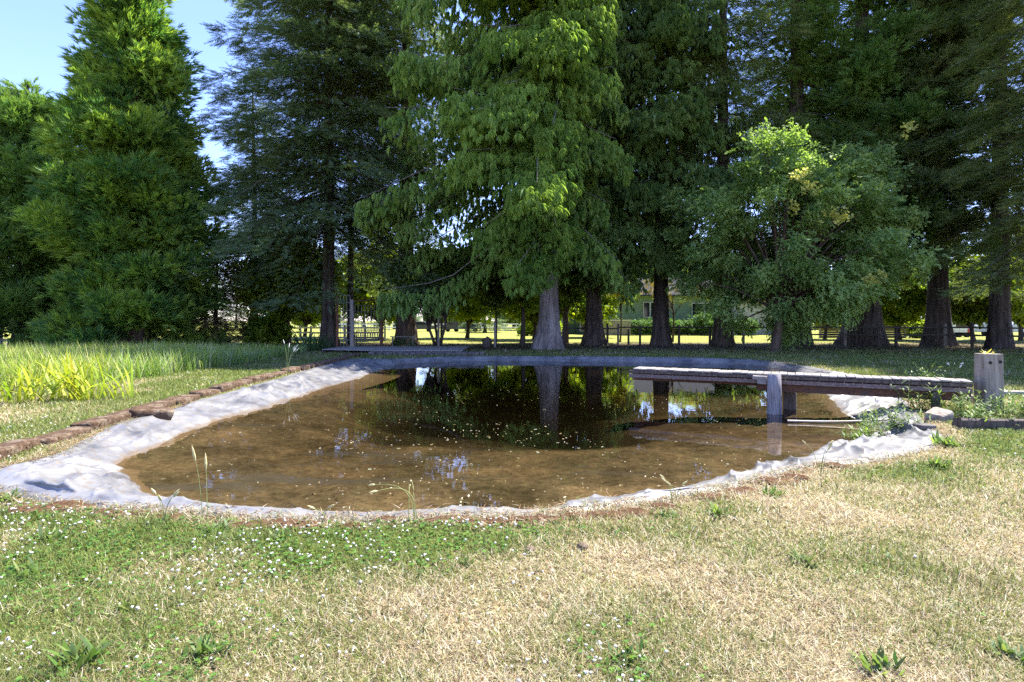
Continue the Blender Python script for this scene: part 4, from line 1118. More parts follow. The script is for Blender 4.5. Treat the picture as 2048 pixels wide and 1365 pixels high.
pyv = 6.2; j = 0
edge_line = [(5.9, -5.72), (7.0, -6.02), (10.0, -6.42), (14, -6.66), (20, -6.85), (25.5, -6.9)]
ely, elx = zip(*edge_line)
while pyv < 25.2:
    ln = R.uniform(0.5, 1.05); yc = pyv + ln / 2; xc = float(np.interp(yc, ely, elx)) + R.normal(0, 0.025)
    s_ = rock('edging_stone', (R.uniform(0.30, 0.42), ln * 1.04, R.uniform(0.17, 0.24)), 600 + j, M['edge'], rough=0.045, nx_=13, boxy=0.8)
    s_.location = (xc, yc, 0.015 + R.normal(0, 0.012)); s_.rotation_euler = (R.normal(0, 0.02), R.normal(0, 0.04), -float(np.interp(yc + .5, ely, elx) - np.interp(yc - .5, ely, elx)) * -1 * -1 + R.normal(0, 0.03))
    nb = 240; aa = R.uniform(0, 6.28, nb); q = np.stack([np.cos(aa) * 0.17 * R.uniform(.8, 1.05, nb), np.sign(np.sin(aa)) * np.abs(np.sin(aa)) ** .3 * ln * 0.5 * R.uniform(.3, 1.0, nb), R.uniform(-0.02, 0.09, nb)], -1)
    V, Q, T, m = blades(q, R.uniform(0, 6.28, nb), R.uniform(0.03, 0.09, nb), R.uniform(0.008, 0.02, nb), R.uniform(0.6, 2.4, nb), R.uniform(0, .8, nb), 2)
    mo = npmesh('moss', V, [Q, T], M['blade'], s_, tint=np.repeat(colmix(nb, [(0.11, 0.06, 0.034), (0.17, 0.105, 0.055), (0.26, 0.2, 0.12), (0.06, 0.04, 0.025)]), m, 0)); mo['kind'] = 'stuff'
    tag(s_, 'brown mossy edging stone in the long straight row on the left bank', 'edging stone', 'edging stones along the left bank'); pyv += ln + R.uniform(0.0, 0.05); j += 1
p = at(304, 832); s_ = rock('edging_stone', (0.62, 0.42, 0.19), 671, M['edge'], rough=0.06, nx_=13); s_.location = (p[0], p[1], 0.04); s_.rotation_euler = (0.05, 0.12, 0.5)
tag(s_, 'reddish-brown edging stone slipped forward out of the row onto the liner', 'edging stone')
for j, (px, py, w_) in enumerate(((130, 1018, .30), (60, 1025, .22), (210, 1032, .18), (545, 1052, .24), (590, 1055, .2), (480, 1058, .15), (760, 1046, .12), (880, 1048, .20), (930, 1050, .22), (985, 1050, .2), (1045, 1048, .18), (1100, 1044, .2), (1150, 1040, .17), (1215, 1036, .2), (1275, 1030, .22),
                                   (1330, 1020, .15), (1435, 1000, .24), (1490, 986, .2), (1550, 966, .26), (1668, 934, .2), (1590, 958, .16), (330, 1040, .14), (270, 1033, .12), (700, 1060, .13))):
    p = at(px, py)
    s_ = rock('moss_clump', (w_ * 1.9, w_ * 0.9, 0.075), 700 + j, M['moss'], rough=0.16, boxy=0.1, nx_=13)
    s_.location = (p[0], p[1] + .03, -0.004); s_.rotation_euler = (0, 0, R.uniform(-0.4, 0.4))
    tag(s_, 'low cushion of red-brown moss on the near pond rim', 'moss', 'moss cushions on the near pond rim')
for j in range(20):
    px = 745 + j * 11.5 + R.normal(0, 2); p = at(px, 712, 0.0)
    s_ = rock('bank_stone', (R.uniform(0.22, 0.34), 0.3, R.uniform(0.16, 0.24)), 740 + j, M['rockdark'], rough=0.08)
    s_.location = (p[0], p[1] + 0.18 + R.normal(0, .05), 0.07); s_.rotation_euler = (0, 0, R.uniform(0, 3))
    tag(s_, 'dark rounded stone in the low wall under the wooden deck', 'stone', 'stones of the low wall under the deck')
for j, (px, py) in enumerate(((1060, 1106), (1165, 1098))):
    p = at(px, py); s_ = rock('earth_clod', (0.075, 0.07, 0.05), 770 + j, M['clod'], rough=0.2, boxy=0.1); s_.location = (p[0], p[1], 0.02)
    tag(s_, ('grey-brown clod of earth in the near lawn, left one of two', 'grey-brown clod of earth in the near lawn, right one of two')[j], 'clod')
p = at(1878, 842); s_ = rock('flat_stone', (0.34, 0.30, 0.16), 780, M['wood_post'], rough=0.05, nx_=13, boxy=0.85); s_.location = (p[0], p[1], 0.08); s_.rotation_euler = (0.1, -0.22, 0.5)
tag(s_, 'tilted weathered block on the grass between the weeds, left of the big post', 'stone')
p = at(1850, 858); s_ = rock('flat_stone', (0.26, 0.2, 0.08), 781, M['rockdark'], rough=0.08); s_.location = (p[0], p[1], 0.03); tag(s_, 'small flat grey stone at the liner edge below the tilted block', 'stone')

# timber lying on the right and small block
p = at(2010, 862); mb = MB(); mb.box((0, 0, 0.07), (2.3, 0.2, 0.17), 0, 0.008)
o = mb.build('timber_sleeper', M['wood_dark'], loc=(p[0] + .55, p[1], 0)); o.rotation_euler = (0, 0, -0.12); tag(o, 'dark weathered timber sleeper lying in the grass at the right photo edge', 'timber')
p = at(2020, 790); mb = MB(); mb.box((0, 0, 0.03), (2.0, 0.16, 0.09), 0, 0.006)
o = mb.build('timber_plank', M['wood_grey'], loc=(p[0] + .6, p[1], 0)); o.rotation_euler = (0, 0, -0.05); tag(o, 'grey plank lying on the grass behind the big post', 'timber')

# ------------------------------------------------------------------ dock and its posts
A = np.array([7.86, 9.70]); B = np.array([2.55, 12.42]); ax = nrm(B - A); nm = np.array([-ax[1], ax[0]]); nm = nm if nm[1] > 0 else -nm   # nm points away from the camera
LD = np.linalg.norm(B - A); ZD = 0.535; WD = 0.52
dock = empty('wooden_dock', (A[0], A[1], 0), 0, 'narrow weathered wooden dock reaching over the pond from the right bank', 'dock')
loc = lambda s, c, z: np.array([ax[0] * s + nm[0] * c, ax[1] * s + nm[1] * c, z])
ang = math.atan2(ax[1], ax[0])
s = 0.0; rr_ = np.random.default_rng(9); j = 0
while s < LD - 0.1:
    wdt = rr_.uniform(0.135, 0.15); mb = MB(); mb.box((0, 0, 0), (wdt - 0.012, WD + rr_.normal(0, 0.015), 0.032), 0, 0.0015)
    o = mb.build('deck_board', M['wood_grey'], dock); o.location = loc(s + wdt / 2, WD / 2 + rr_.normal(0, .008), ZD + rr_.normal(0, 0.003)); o.rotation_euler = (0, 0, ang + rr_.normal(0, 0.006)); s += wdt
mb = MB(); mb.bar(loc(0.0, 0.02, ZD - 0.055), loc(LD, 0.02, ZD - 0.055), 0.04, 0.055); o = mb.build('fascia_board', M['wood_dark'], dock)
mb = MB(); mb.bar(loc(0.0, 0.045, ZD - 0.145), loc(LD, 0.045, ZD - 0.145), 0.06, 0.075); mb.build('side_rail', M['wood_rail'], dock)
mb = MB(); mb.bar(loc(0.0, 0.16, ZD - 0.25), loc(LD * 0.57, 0.16, ZD - 0.25), 0.09, 0.18); mb.build('front_beam', M['wood_red'], dock)
mb = MB(); mb.bar(loc(0.0, WD - 0.06, ZD - 0.16), loc(LD, WD - 0.06, ZD - 0.16), 0.06, 0.24); mb.build('back_beam', M['wood_red'], dock)
sP = LD * 0.515


def piling(p, z0, z1, r, seed, mat, name='dock_leg', parent=None):
    V, Q = trunk_tube(z1 - z0, r * 1.12, r * 0.98, seed, 1.05, flute=0.05, k=14, S=10, wob=0.0)
    V[:, 2] += z0; V = V[V[:, 2] > -99]
    top = V[-14:].mean(0); i0 = len(V)
    V = np.concatenate([V, [top + np.array([0, 0, 0.01])]]); T = np.array([(i0 - 14 + j, i0 - 14 + (j + 1) % 14, i0) for j in range(14)])
    o = npmesh(name, V, [Q, T], mat, parent, smooth=True); o.location = (p[0], p[1], p[2]); return o


o = piling(loc(sP, -0.17, 0), -1.1, ZD + 0.03, 0.125, 811, M['wood_pile'], parent=dock)
o = piling(loc(sP - 0.25, WD + 0.10, 0), -1.1, ZD - 0.05, 0.12, 812, M['wood_dark'], parent=dock)
mb = MB(); mb.box(loc(sP + 0.26, -0.10, ZD - 0.06), (0.26, 0.14, 0.07), ang, 0.004); mb.box(loc(sP + 0.22, -0.10, ZD - 0.14), (0.16, 0.12, 0.09), ang, 0.004); mb.build('bracket_block', M['wood_grey'], dock)
mb = MB(); mb.box(loc(0.50, 0.1, 0.16), (0.12, 0.14, 0.36), ang, 0.004); mb.build('short_leg', M['wood_dark'], dock)
mb = MB(); p = at(1924, 806); mb.box((0, 0, 0.08), (0.36, 0.26, 0.18), ang, 0.006); o = mb.build('wooden_block', M['wood_grey'], loc=(p[0], p[1], 0)); tag(o, 'short grey wooden block beside the foot of the big post', 'block')

p = at(1969, 826); post = empty('thick_post', (p[0] + 0.2, p[1] + 0.16, 0), -0.10, 'thick weathered square timber post at the landward end of the dock', 'post')
zz = np.linspace(-0.2, 1.01, 22); k = 24; a = np.linspace(0, 2 * np.pi, k, endpoint=False)
sq = 0.155 / np.maximum(np.abs(np.cos(a)), np.abs(np.sin(a))); sq = np.minimum(sq, 0.2)
RR = sq[None] * (1.06 - 0.06 * np.clip(zz, 0, 1))[:, None] * (1 + R.normal(0, 0.008, (22, k)) + 0.02 * np.sin(a * 7)[None])
V = np.stack([RR * np.cos(a), RR * np.sin(a), np.repeat(zz[:, None], k, 1)], -1).reshape(-1, 3)
idx = np.arange(22 * k).reshape(22, k); Q = np.stack([idx[:-1], np.roll(idx[:-1], -1, 1), np.roll(idx[1:], -1, 1), idx[1:]], -1).reshape(-1, 4)
V = np.concatenate([V, [(0, 0, 1.015)]]); T = np.array([(21 * k + j, 21 * k + (j + 1) % k, 22 * k) for j in range(k)])
npmesh('timber', V, [Q, T], M['wood_post'], post)
for hx in (-0.075, 0.085):
    mb = MB(); mb.tube([(hx, -0.12, 0.87 + hx * .1), (hx, -0.166, 0.87 + hx * .1)], [0.026, 0.026], 10); mb.build('bolt_hole', M['hole'], post)
o = clump('seedling', 9, (0.08, 0.2), (0.03, 0.05), [(0.5, 0.42, 0.08), (0.55, 0.52, 0.2)], (0.7, 1.3), (-0.4, 0.4), 0.03, 4, 'leaf', 77); put(o, p[0] + .16, p[1] + .15, 'yellow seedling growing on top of the thick post', 'seedling', z=1.01)
o = clump('seedling', 8, (0.03, 0.10), (0.015, 0.03), [(0.42, 0.40, 0.08), (0.25, 0.3, 0.05)], (0.3, 1.3), (-0.4, 0.4), 0.03, 4, 'leaf', 78); q = loc(sP, -.17, 0); put(o, A[0] + q[0], A[1] + q[1], 'tuft of yellowish weeds on the dock leg', 'seedling', z=ZD + 0.03)
p1 = at(1575, 842, ZW + .03); p2 = at(1800, 838, ZW + .12); mb = MB(); t = np.linspace(0, 1, 10)[:, None]; mb.tube(p1 + (p2 - p1) * t + np.array([0, 0, 1]) * np.sin(t * 3.1) * -0.03, 0.018, 8)
tag(mb.build('thin_pole', solid('pale plastic', (0.42, 0.33, 0.2), (0.5, 0.46, 0.4), 3, 0.5, bump=0), smooth=True), 'thin pale pole lying at the waterline under the dock', 'pole')
# ------------------------------------------------------------------ garden deck, trellis and bench at the far bank
dk = empty('garden_deck', (0, 0, 0), 0, 'low grey wooden deck platform at the far left corner of the pond', 'deck')
x0, x1, y0, y1, zt = -9.2, -2.35, 26.6, 31.2, 0.16
nb2 = 18
for j in range(nb2):
    yy = y0 + (j + 0.5) * (y1 - y0) / nb2; sh = 0.9 * max(0, 1 - j / 5) if True else 0
    mb = MB(); mb.box(((x0 + 2.6 * (j < 4) * (1 - j / 4) + x1) / 2, yy, zt), (x1 - x0 - 2.6 * (j < 4) * (1 - j / 4) + R.normal(0, .04), (y1 - y0) / nb2 - 0.015, 0.04), 0, 0.002); mb.build('deck_board', M['wood_grey'], dk)
mb = MB(); mb.bar((x0 + 2.6, y0 + .05, 0.05), (x1, y0 + .05, 0.05), 0.06, 0.16); mb.build('front_joist', M['wood_dark'], dk)
mb = MB(); mb.bar((x0, y0 + 1.0, 0.05), (x0, y1, 0.05), 0.06, 0.16); mb.build('side_joist', M['wood_dark'], dk)

M['rust'] = solid('rusty brown post', (0.10, 0.04, 0.025), (0.22, 0.10, 0.06), 5, 0.8, (5, 5, .7), 0.3)
M['wire'] = solid('grey wire', (0.22, 0.2, 0.17), (0.34, 0.32, 0.28), 8, 0.5, bump=0)
M['wire_dark'] = solid('dark wire', (0.05, 0.045, 0.04), (0.09, 0.08, 0.07), 8, 0.6, bump=0)
tr = empty('garden_trellis', (0, 0, 0), 0, 'tall garden trellis of rusty posts and wire grid standing at the deck', 'trellis')


def pole_(px, d, py0, r, mat, name, parent):
    z = 1.6 - (py0 - HOR) / F_PX * d; mb = MB(); mb.tube([(atd(px, d), d, -.1), (atd(px, d) + .02, d, z * .5), (atd(px, d), d, z)], r, 8); return mb.build(name, mat, parent)


pole_(674, 30.3, 592, 0.075, M['rust'], 'post', tr); pole_(704, 30.0, 600, 0.10, M['wood_post'], 'post', tr); pole_(763, 32.4, 592, 0.085, M['rust'], 'post', tr)


def grid(pa, pb, z0, z1, nxx, nzz, r, mat, parent, name='wire_grid'):
    mb = MB(); pa = np.array(pa); pb = np.array(pb)
    for t in np.linspace(0, 1, nxx): q = pa + (pb - pa) * t; mb.tube([(q[0], q[1], z0), (q[0], q[1], z1)], r, 5)
    for z in np.linspace(z0, z1, nzz): mb.tube([(pa[0], pa[1], z), (pb[0], pb[1], z)], r, 5)
    return mb.build(name, mat, parent)


grid((atd(681, 30.25), 30.25), (atd(700, 30.02), 30.02), 0.15, 2.9, 4, 8, 0.014, M['wire'], tr)
grid((atd(710, 30.3), 30.3), (atd(760, 32.3), 32.3), 0.1, 2.4, 9, 8, 0.012, M['wire'], tr)
mb = MB(); mb.bar((atd(704, 30.), 30, 2.6), (atd(763, 32.4), 32.4, 2.75), 0.05, 0.07); mb.build('top_rail', M['rust'], tr)

bn = empty('garden_bench', (atd(738, 34), 34, 0), 0.25, 'dark ornate metal garden bench behind the trellis', 'bench')
mb = MB(); mb.box((0, 0, 0.44), (1.5, 0.45, 0.035)); mb.build('seat', M['wire_dark'], bn)
mb = MB()
for t in np.linspace(-0.7, 0.7, 11):
    a = np.linspace(0, 2 * np.pi, 14); mb.tube(np.stack([t + 0.09 * np.cos(a), np.full(14, 0.22), 0.72 + 0.17 * np.sin(a)], -1), 0.018, 5, cap=False)
mb.bar((-.75, .22, .95), (.75, .22, .95), .04, .05); mb.bar((-.75, .22, .52), (.75, .22, .52), .04, .04); mb.build('backrest', M['wire_dark'], bn)
for sx in (-0.72, 0.72):
    for yy, h in ((-0.18, 0.65), (0.22, 0.95)):
        mb = MB(); mb.bar((sx, yy, -.02), (sx, yy, h), 0.05, 0.05); mb.build('leg', M['wire_dark'], bn)
    mb = MB(); mb.bar((sx, -0.2, .66), (sx, .22, .66), 0.06, 0.04); mb.build('armrest', M['wire_dark'], bn)
wb_ = empty('plank_bench', (atd(806, 33.4), 33.4, 0), 0, 'simple pale plank bench in front of the stout trunk', 'bench')
mb = MB(); mb.box((0, 0, 0.62), (1.5, .28, .05)); mb.build('seat', M['wood_grey'], wb_)
for sx in (-.6, .6):
    mb = MB(); mb.box((sx, 0, .29), (.06, .24, .6)); mb.build('leg', M['wood_grey'], wb_)
def stake(px, d, pytop, label, mat, r=0.06):
    z = 1.6 - (pytop - HOR) / F_PX * d; mb = MB(); mb.bar((0, 0, -.1), (0, 0, z), 2 * r, 2 * r); o = mb.build('wooden_stake', mat, loc=(atd(px, d), d, 0)); tag(o, label, 'stake')
stake(990, 33, 643, 'pale wooden stake standing by the slim young tree', M['wood_grey']); stake(877, 33.5, 637, 'grey stake beside the leaning stems of the small dark tree', M['wood_post']); stake(883, 34.2, 636, 'dark stake close behind the grey stake', M['wood_dark'], 0.07)
sb = rock('tree_stump', (0.55, 0.5, 0.7), 790, M['wood_dark'], rough=.15, boxy=.3); sb.location = (atd(974, 33), 33, 0.25); tag(sb, 'small broken dark stump left of the pale stake', 'stump')

# ------------------------------------------------------------------ fences
M['white'] = solid('white fence paint', (0.55, 0.55, 0.55), (0.68, 0.68, 0.67), 3, 0.6, bump=0.05)
M['shaded_white'] = solid('shaded white paint', (0.26, 0.27, 0.30), (0.42, 0.42, 0.44), 4, 0.7, (1, 6, 6), 0.2)  # white paint with the trees' grey-blue shade put into its colour
M['rail_dark'] = solid('dark fence rail', (0.045, 0.038, 0.032), (0.10, 0.085, 0.07), 5, 0.85, (1, 6, 6), 0.4)


def fence(name, pts, h, rails, label, mpost, mrail, pw=0.12, rh=0.12, posts_h=None, wire=None, wire_mat=None):
    root = empty(name, (0, 0, 0), 0, label, 'fence'); pts = [np.array(p, float) for p in pts]
    for j, p in enumerate(pts):
        hh = h if posts_h is None else posts_h[j]
        mb = MB(); mb.box((p[0], p[1], hh / 2 - .08), (pw, pw, hh + .16), R.normal(0, .1), 0.004); mb.build('post', mpost[j % len(mpost)], root)
    for j in range(len(pts) - 1):
        a, b = pts[j], pts[j + 1]
        for z in (rails if not callable(rails) else rails(j)):
            q = np.array([0, -pw / 2 - .022, 0]); mb = MB(); mb.bar(np.array([a[0], a[1], z + R.normal(0, .012)]) + q, np.array([b[0], b[1], z + R.normal(0, .012)]) + q, 0.04, rh); mb.build('rail', mrail, root)
        if wire and wire(j):
            q = -pw / 2 - .01; L = np.hypot(*(b - a)); grid((a[0], a[1] + q), (b[0], b[1] + q), 0.08, 1.12, max(3, int(L / 0.16)), 8, 0.0045, wire_mat, root, 'wire_mesh')
    return root


dl = lambda px, d: (atd(px, d), d)
fence('white_rail_fence', [dl(px, 34.5) for px in (-60, 2, 78, 152, 222, 300, 372, 440)], 1.05, (0.42, 0.90), 'shaded grey-white two-rail fence under the big sequoia', [M['shaded_white']], M['shaded_white'], 0.13, 0.13)
fence('white_rail_fence', [dl(px, 44) for px in (486, 580, 601, 622, 650, 690, 730, 770)], 1.15, (0.25, 0.62, 1.0), 'three-rail white fence between the maple and the trellis', [M['shaded_white']], M['white'], 0.13, 0.13)
fence('white_rail_fence', [dl(px, 82) for px in range(640, 1180, 46)], 1.15, (0.55, 1.02), 'long white two-rail fence far across the lawn', [M['white']], M['white'], 0.16, 0.17)
wf = [dl(px, d) for px, d in ((1128, 37.5), (1215, 36.6), (1236, 36.2), (1257, 36.2), (1280, 36.0), (1320, 35.8), (1358, 35.4), (1420, 35.2), (1487, 35), (1545, 35), (1605, 34.8), (1690, 34.6), (1757, 33.8), (1792, 34), (1890, 33.6), (1944, 33), (2016, 31), (2110, 30))]
ph_ = [1.2, 1.4, 1.35, 1.0, 1.25, 1.2, 1.3, 1.2, 1.3, 1.2, 1.3, 1.25, 1.5, 1.3, 1.4, 1.45, 1.4, 1.4]
fence('wire_mesh_fence', wf, 1.3, lambda j: ((1.05,) if j < 2 else (1.14,) if j < 9 else (0.72, 1.16)), 'dark post and rail fence with wire mesh between the conifer trunks', [M['wood_dark'], M['rail_dark'], M['wood_post']], M['rail_dark'], 0.12, 0.085, ph_, lambda j: j >= 2, M['wire_dark'])

# ------------------------------------------------------------------ house and what stands before it
def siding(name, c1, c2):
    m, n, out = newmat(name)
    tc = n.nodes.new('ShaderNodeTexCoord'); wv = N(n, 'ShaderNodeTexWave', Scale=1.6); wv.wave_type = 'BANDS'; wv.bands_direction = 'Z'; wv.wave_profile = 'SAW'
    n.links.new(tc.outputs['Object'], wv.inputs['Vector'])
    c = mixc(n, noise(n, 1.5, 4), c1, c2)
    b = N(n, 'ShaderNodeBsdfPrincipled', Roughness=0.7); n.links.new(c, b.inputs[0])
    bp = N(n, 'ShaderNodeBump', Strength=1.0, Distance=0.05); n.links.new(wv.outputs['Fac'], bp.inputs['Height']); n.links.new(bp.outputs[0], b.inputs['Normal']); n.links.new(b.outputs[0], out.inputs[0]); return m


M['siding'] = siding('green lap siding', (0.19, 0.27, 0.17), (0.24, 0.32, 0.21)); M['siding_d'] = siding('dark green siding', (0.05, 0.09, 0.06), (0.07, 0.11, 0.075)); M['siding_w'] = siding('pale grey siding', (0.42, 0.42, 0.45), (0.5, 0.5, 0.52))
M['roof'] = solid('grey shingle roof', (0.045, 0.048, 0.05), (0.08, 0.08, 0.08), 12, 1.0, (1, 1, 1), 0.4, spec=0.0)
M['trim'] = solid('cream trim', (0.55, 0.54, 0.46), (0.62, 0.6, 0.52), 4, 0.6, bump=0)
m_, n_, o_ = newmat('window glass'); b_ = N(n_, 'ShaderNodeBsdfPrincipled', Roughness=0.06); b_.inputs['Base Color'].default_value = (0.015, 0.018, 0.02, 1); n_.links.new(b_.outputs[0], o_.inputs[0]); M['glass'] = m_
HD = 63.0
hs = empty('green_house', (0, HD, 0), 0, 'low house with green lap siding and white window frames behind the trees', 'house')
hx = lambda px: atd(px, HD)
zz_ = lambda py: 1.6 - (py - HOR) / F_PX * HD


def hbox(name, px0, px1, pyt, pyb, y, dep, mat, parent=hs):
    mb = MB(); a, b = hx(px0), hx(px1); t, bt_ = zz_(pyt), zz_(pyb); mb.box(((a + b) / 2, y + dep / 2, (t + bt_) / 2), (b - a, dep, t - bt_)); return mb.build(name, mat, parent)


hbox('wall', 1200, 1462, 590, 674, 0, 8, M['siding']); hbox('side_wing', 1128, 1199, 596, 674, 1.6, 6, M['siding_d']); hbox('garage', 1463, 1600, 598, 674, -0.8, 8, M['siding_w'])


def gable(name, px0, px1, pyt, rise, y, dep, mat):
    a, b, t = hx(px0), hx(px1), zz_(pyt); ym = y + dep / 2
    V = [(a, y - .7, t), (b, y - .7, t), (b, ym, t + rise), (a, ym, t + rise), (a, y + dep + .7, t), (b, y + dep + .7, t)]
    V2 = [(x_, y_, z_ - .16) for x_, y_, z_ in V]
    mb = MB(); mb.add(V + V2, [(0, 1, 2, 3), (3, 2, 5, 4), (7, 6, 9, 8), (8, 9, 10, 11), (0, 6, 7, 1), (4, 5, 11, 10), (0, 3, 9, 6), (3, 4, 10, 9), (1, 7, 8, 2), (2, 8, 11, 5)]); return mb.build(name, mat, hs)


gable('roof', 1192, 1470, 590, 2.2, 0, 8, M['roof']); gable('roof', 1120, 1196, 596, 1.4, 1.6, 6, M['roof']); gable('roof', 1466, 1610, 598, 1.8, -0.8, 8, M['roof'])
for px0, px1, py0, py1, y in ((1286, 1314, 604, 636, 0), (1383, 1434, 606, 634, 0), (1163, 1178, 612, 664, 1.6)):
    f = hbox('window', px0, px1, py0, py1, y - .1, .1, M['trim']); nn_ = 2 if px1 - px0 > 20 else 1
    for q in range(nn_):
        w_ = (px1 - px0) / nn_; hbox('pane', px0 + q * w_ + 1.6, px0 + (q + 1) * w_ - 1.6, py0 + 2, py1 - 2, y - .13, .04, M['glass'], f)
hbox('trim_board', 1224, 1232, 604, 662, -.08, .08, M['siding']); hbox('door', 1140, 1152, 612, 668, 1.5, .1, M['siding_d'])
lt = empty('slatted_screen', (0, 60, 0), 0, 'low grey slatted wooden screen with pale cap at the house corner', 'screen')
for q in range(13):
    px = 1204 + q * 4.7; d = 58; mb = MB(); mb.box((atd(px, d), d - 60 + 0.02 * q, 0.78), (.2, .05, 1.5)); mb.build('slat', M['wood_grey'], lt)
mb = MB(); mb.bar((atd(1202, 58), -2, 1.58), (atd(1263, 58), -1.7, 1.58), .16, .09); mb.build('cap_rail', M['trim'], lt)
hd = broadleaf('foundation_shrub', (M['hedge'], M['bark_dark']), 2, 0.85, 1.25, 0.8, 22, 34, 171, r0=.03, lsc=.34, csize=.4, limbs=True, stems=3)
labs = ('dark shrub under the house window nearest the slatted screen', 'dark shrub between the screen and the narrow window', 'rounded dark shrub under the narrow house window', 'dark shrub right of the straight dark trunk', 'dark shrub left of the wide house window', 'largest dark shrub under the wide house window', 'dark shrub against the pale garage wall')
for q, (px, sc) in enumerate(((1262, .9), (1290, .95), (1316, .8), (1350, .95), (1378, .9), (1412, 1.35), (1490, 1.0))):
    place(hd if q == 0 else copy_tree(hd), px, 59.5, labs[q], 'shrub', 'dark shrubs along the house wall', rz=q, sc=sc)

# board enclosure, trailers
M['olive'] = solid('olive boards', (0.09, 0.075, 0.04), (0.17, 0.145, 0.085), 4, .85, (1, 1, 8), .3)
be = empty('board_enclosure', (0, 50, 0), 0, 'olive-brown board enclosure with pale corner posts behind the thick trunk', 'enclosure')
for px0, px1, y in ((1638, 1700, 0.0), (1742, 1812, 0.0)):
    a, b = atd(px0, 50), atd(px1, 50)
    for q in range(7): mb = MB(); mb.box(((a + b) / 2, y, 0.12 + q * .2), (b - a, .05, .185)); mb.build('board', M['olive'], be)
    mb = MB(); mb.bar((a - .1, y - .02, 1.47), (b + .1, y - .02, 1.47), .14, .07); mb.build('cap_rail', M['wood_dark'], be)
for px in (1640, 1697, 1745, 1809): mb = MB(); mb.box((atd(px, 50), -.08, .78), (.13, .1, 1.62)); mb.build('post', M['wood_grey'], be)
mb = MB(); mb.bar((atd(1697, 50), .1, 1.3), (atd(1745, 50), .1, 1.3), .05, .15); mb.build('cross_rail', M['olive'], be)

M['rv'] = solid('white vehicle paint', (0.58, 0.58, 0.58), (0.66, 0.66, 0.65), 1, .35, bump=0, spec=.5); M['rvg'] = solid('silver vehicle paint', (0.33, 0.36, 0.42), (0.42, 0.44, 0.50), 1, .3, bump=0, spec=.5); M['tyre'] = solid('black tyre', (.015, .015, .015), (.03, .03, .03), 10, .9, bump=0)
m_, n_, o_ = newmat('red lamp'); b_ = N(n_, 'ShaderNodeBsdfPrincipled', Roughness=.3); b_.inputs['Base Color'].default_value = (0.5, 0.05, 0.06, 1); n_.links.new(b_.outputs[0], o_.inputs[0]); M['red'] = m_


def trailer(px0, px1, d, h, label, mat, wins, lamp=False, zb=0.45):
    root = empty('parked_trailer', ((atd(px0, d) + atd(px1, d)) / 2, d, 0), 0, label, 'trailer'); hw = (atd(px1, d) - atd(px0, d)) / 2
    pr = [(-hw, zb), (hw, zb), (hw, h * .75), (hw - .35, h), (-hw + .35, h), (-hw, h * .8)]; k = len(pr)
    mb = MB(); V = [(x_, -1.1, z_) for x_, z_ in pr] + [(x_, 1.1, z_) for x_, z_ in pr]; Fq = [(j, (j + 1) % k, (j + 1) % k + k, j + k) for j in range(k)] + [(0, 5, 2, 1), (5, 4, 3, 2), (6, 7, 8, 11), (11, 8, 9, 10)]
    mb.add(V, Fq); mb.build('body', mat, root)
    for (a, b, z0_, z1_) in wins: mb = MB(); mb.box((-hw + (a + b) / 2 * 2 * hw, -1.11, (z0_ + z1_) / 2), ((b - a) * 2 * hw, .04, z1_ - z0_)); mb.build('window', M['glass'], root)
    for t in (.3, .42, .75): mb = MB(); mb.tube([(-hw + t * 2 * hw, -1.08, .36), (-hw + t * 2 * hw, -.85, .36)], .36, 14); mb.build('wheel', M['tyre'], root)
    if lamp:
        mb = MB(); mb.box((hw - .35, -1.13, .62), (.55, .05, .34)); mb.build('tail_lamp', M['red'], root)
    return root


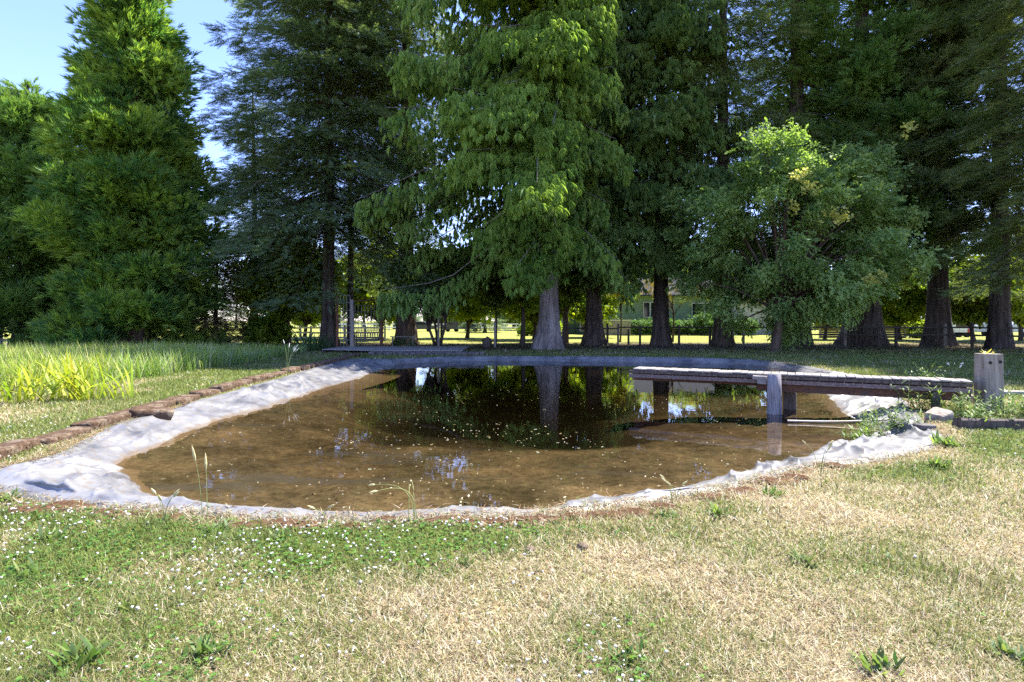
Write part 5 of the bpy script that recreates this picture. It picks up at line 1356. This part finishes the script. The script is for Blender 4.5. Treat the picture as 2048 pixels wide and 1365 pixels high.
trailer(1880, 1930, 54, 1.72, 'white trailer with a dark window band and red tail lamp beyond the fence', M['rv'], [(.28, .95, 0.95, 1.25)], True)
trailer(1936, 2000, 57, 1.30, 'silver-grey trailer with small dark side slots beyond the fence', M['rvg'], [(.08, .12, .85, 1.1), (.3, .33, .85, 1.1), (.5, .53, .85, 1.1), (.72, .75, .85, 1.1)])
trailer(2006, 2090, 55, 1.45, 'pale grey trailer at the right photo edge beyond the fence', M['rvg'], [(.1, .45, .95, 1.25)])
# long pale roof of a low shed behind the trailers
sh_ = empty('low_shed', (atd(1940, 78), 78, 0), 0, 'long low white-roofed shed behind the trailers', 'shed')
mb = MB(); mb.box((0, 0, .95), (16, 3, 1.9)); mb.build('wall', M['siding_w'], sh_)
mb = MB(); mb.add([(-8.4, -2, 1.9), (8.4, -2, 1.9), (8.4, 0, 2.75), (-8.4, 0, 2.75), (-8.4, 2, 1.9), (8.4, 2, 1.9)], [(0, 1, 2, 3), (3, 2, 5, 4), (0, 4, 5, 1)]); mb.build('roof', M['rv'], sh_)
vans = [(840, 78, 'dark parked car far off left of the leaning stems'), (915, 78, 'dark parked car behind the far white fence, left of the pair'), (930, 78.5, 'dark parked car behind the far white fence, right of the pair')]
car = empty('parked_car', (0, 0, 0))
pr = [(-2.1, .35), (2.1, .35), (2.15, .8), (1.3, .92), (.7, 1.38), (-.9, 1.4), (-1.7, .95), (-2.15, .85)]; k = len(pr)
mb = MB(); V = [(x_, -.85, z_) for x_, z_ in pr] + [(x_, .85, z_) for x_, z_ in pr]
mb.add(V, [(j, (j + 1) % k, (j + 1) % k + k, j + k) for j in range(k)] + [(7, 2, 1, 0), (6, 3, 2, 7), (5, 4, 3, 6), (8, 9, 10, 15), (15, 10, 11, 14), (14, 11, 12, 13)]); mb.build('body', solid('dark car paint', (.03, .035, .05), (.05, .055, .07), 1, .3, bump=0, spec=.5), car)
mb = MB(); mb.add([(1.1, -.87, .95), (.62, -.87, 1.3), (-.85, -.87, 1.3), (-1.4, -.87, .98)], [(0, 1, 2, 3)]); mb.build('window', M['glass'], car)
for sx in (-1.3, 1.3): mb = MB(); mb.tube([(sx, -.9, .32), (sx, -.7, .32)], .32, 14); mb.build('wheel', M['tyre'], car)
for q, (px, d, lab) in enumerate(vans): place(car if q == 0 else copy_tree(car), px, d, lab, 'car', 'dark cars parked behind the far fence', rz=0.1 * q, z=0)
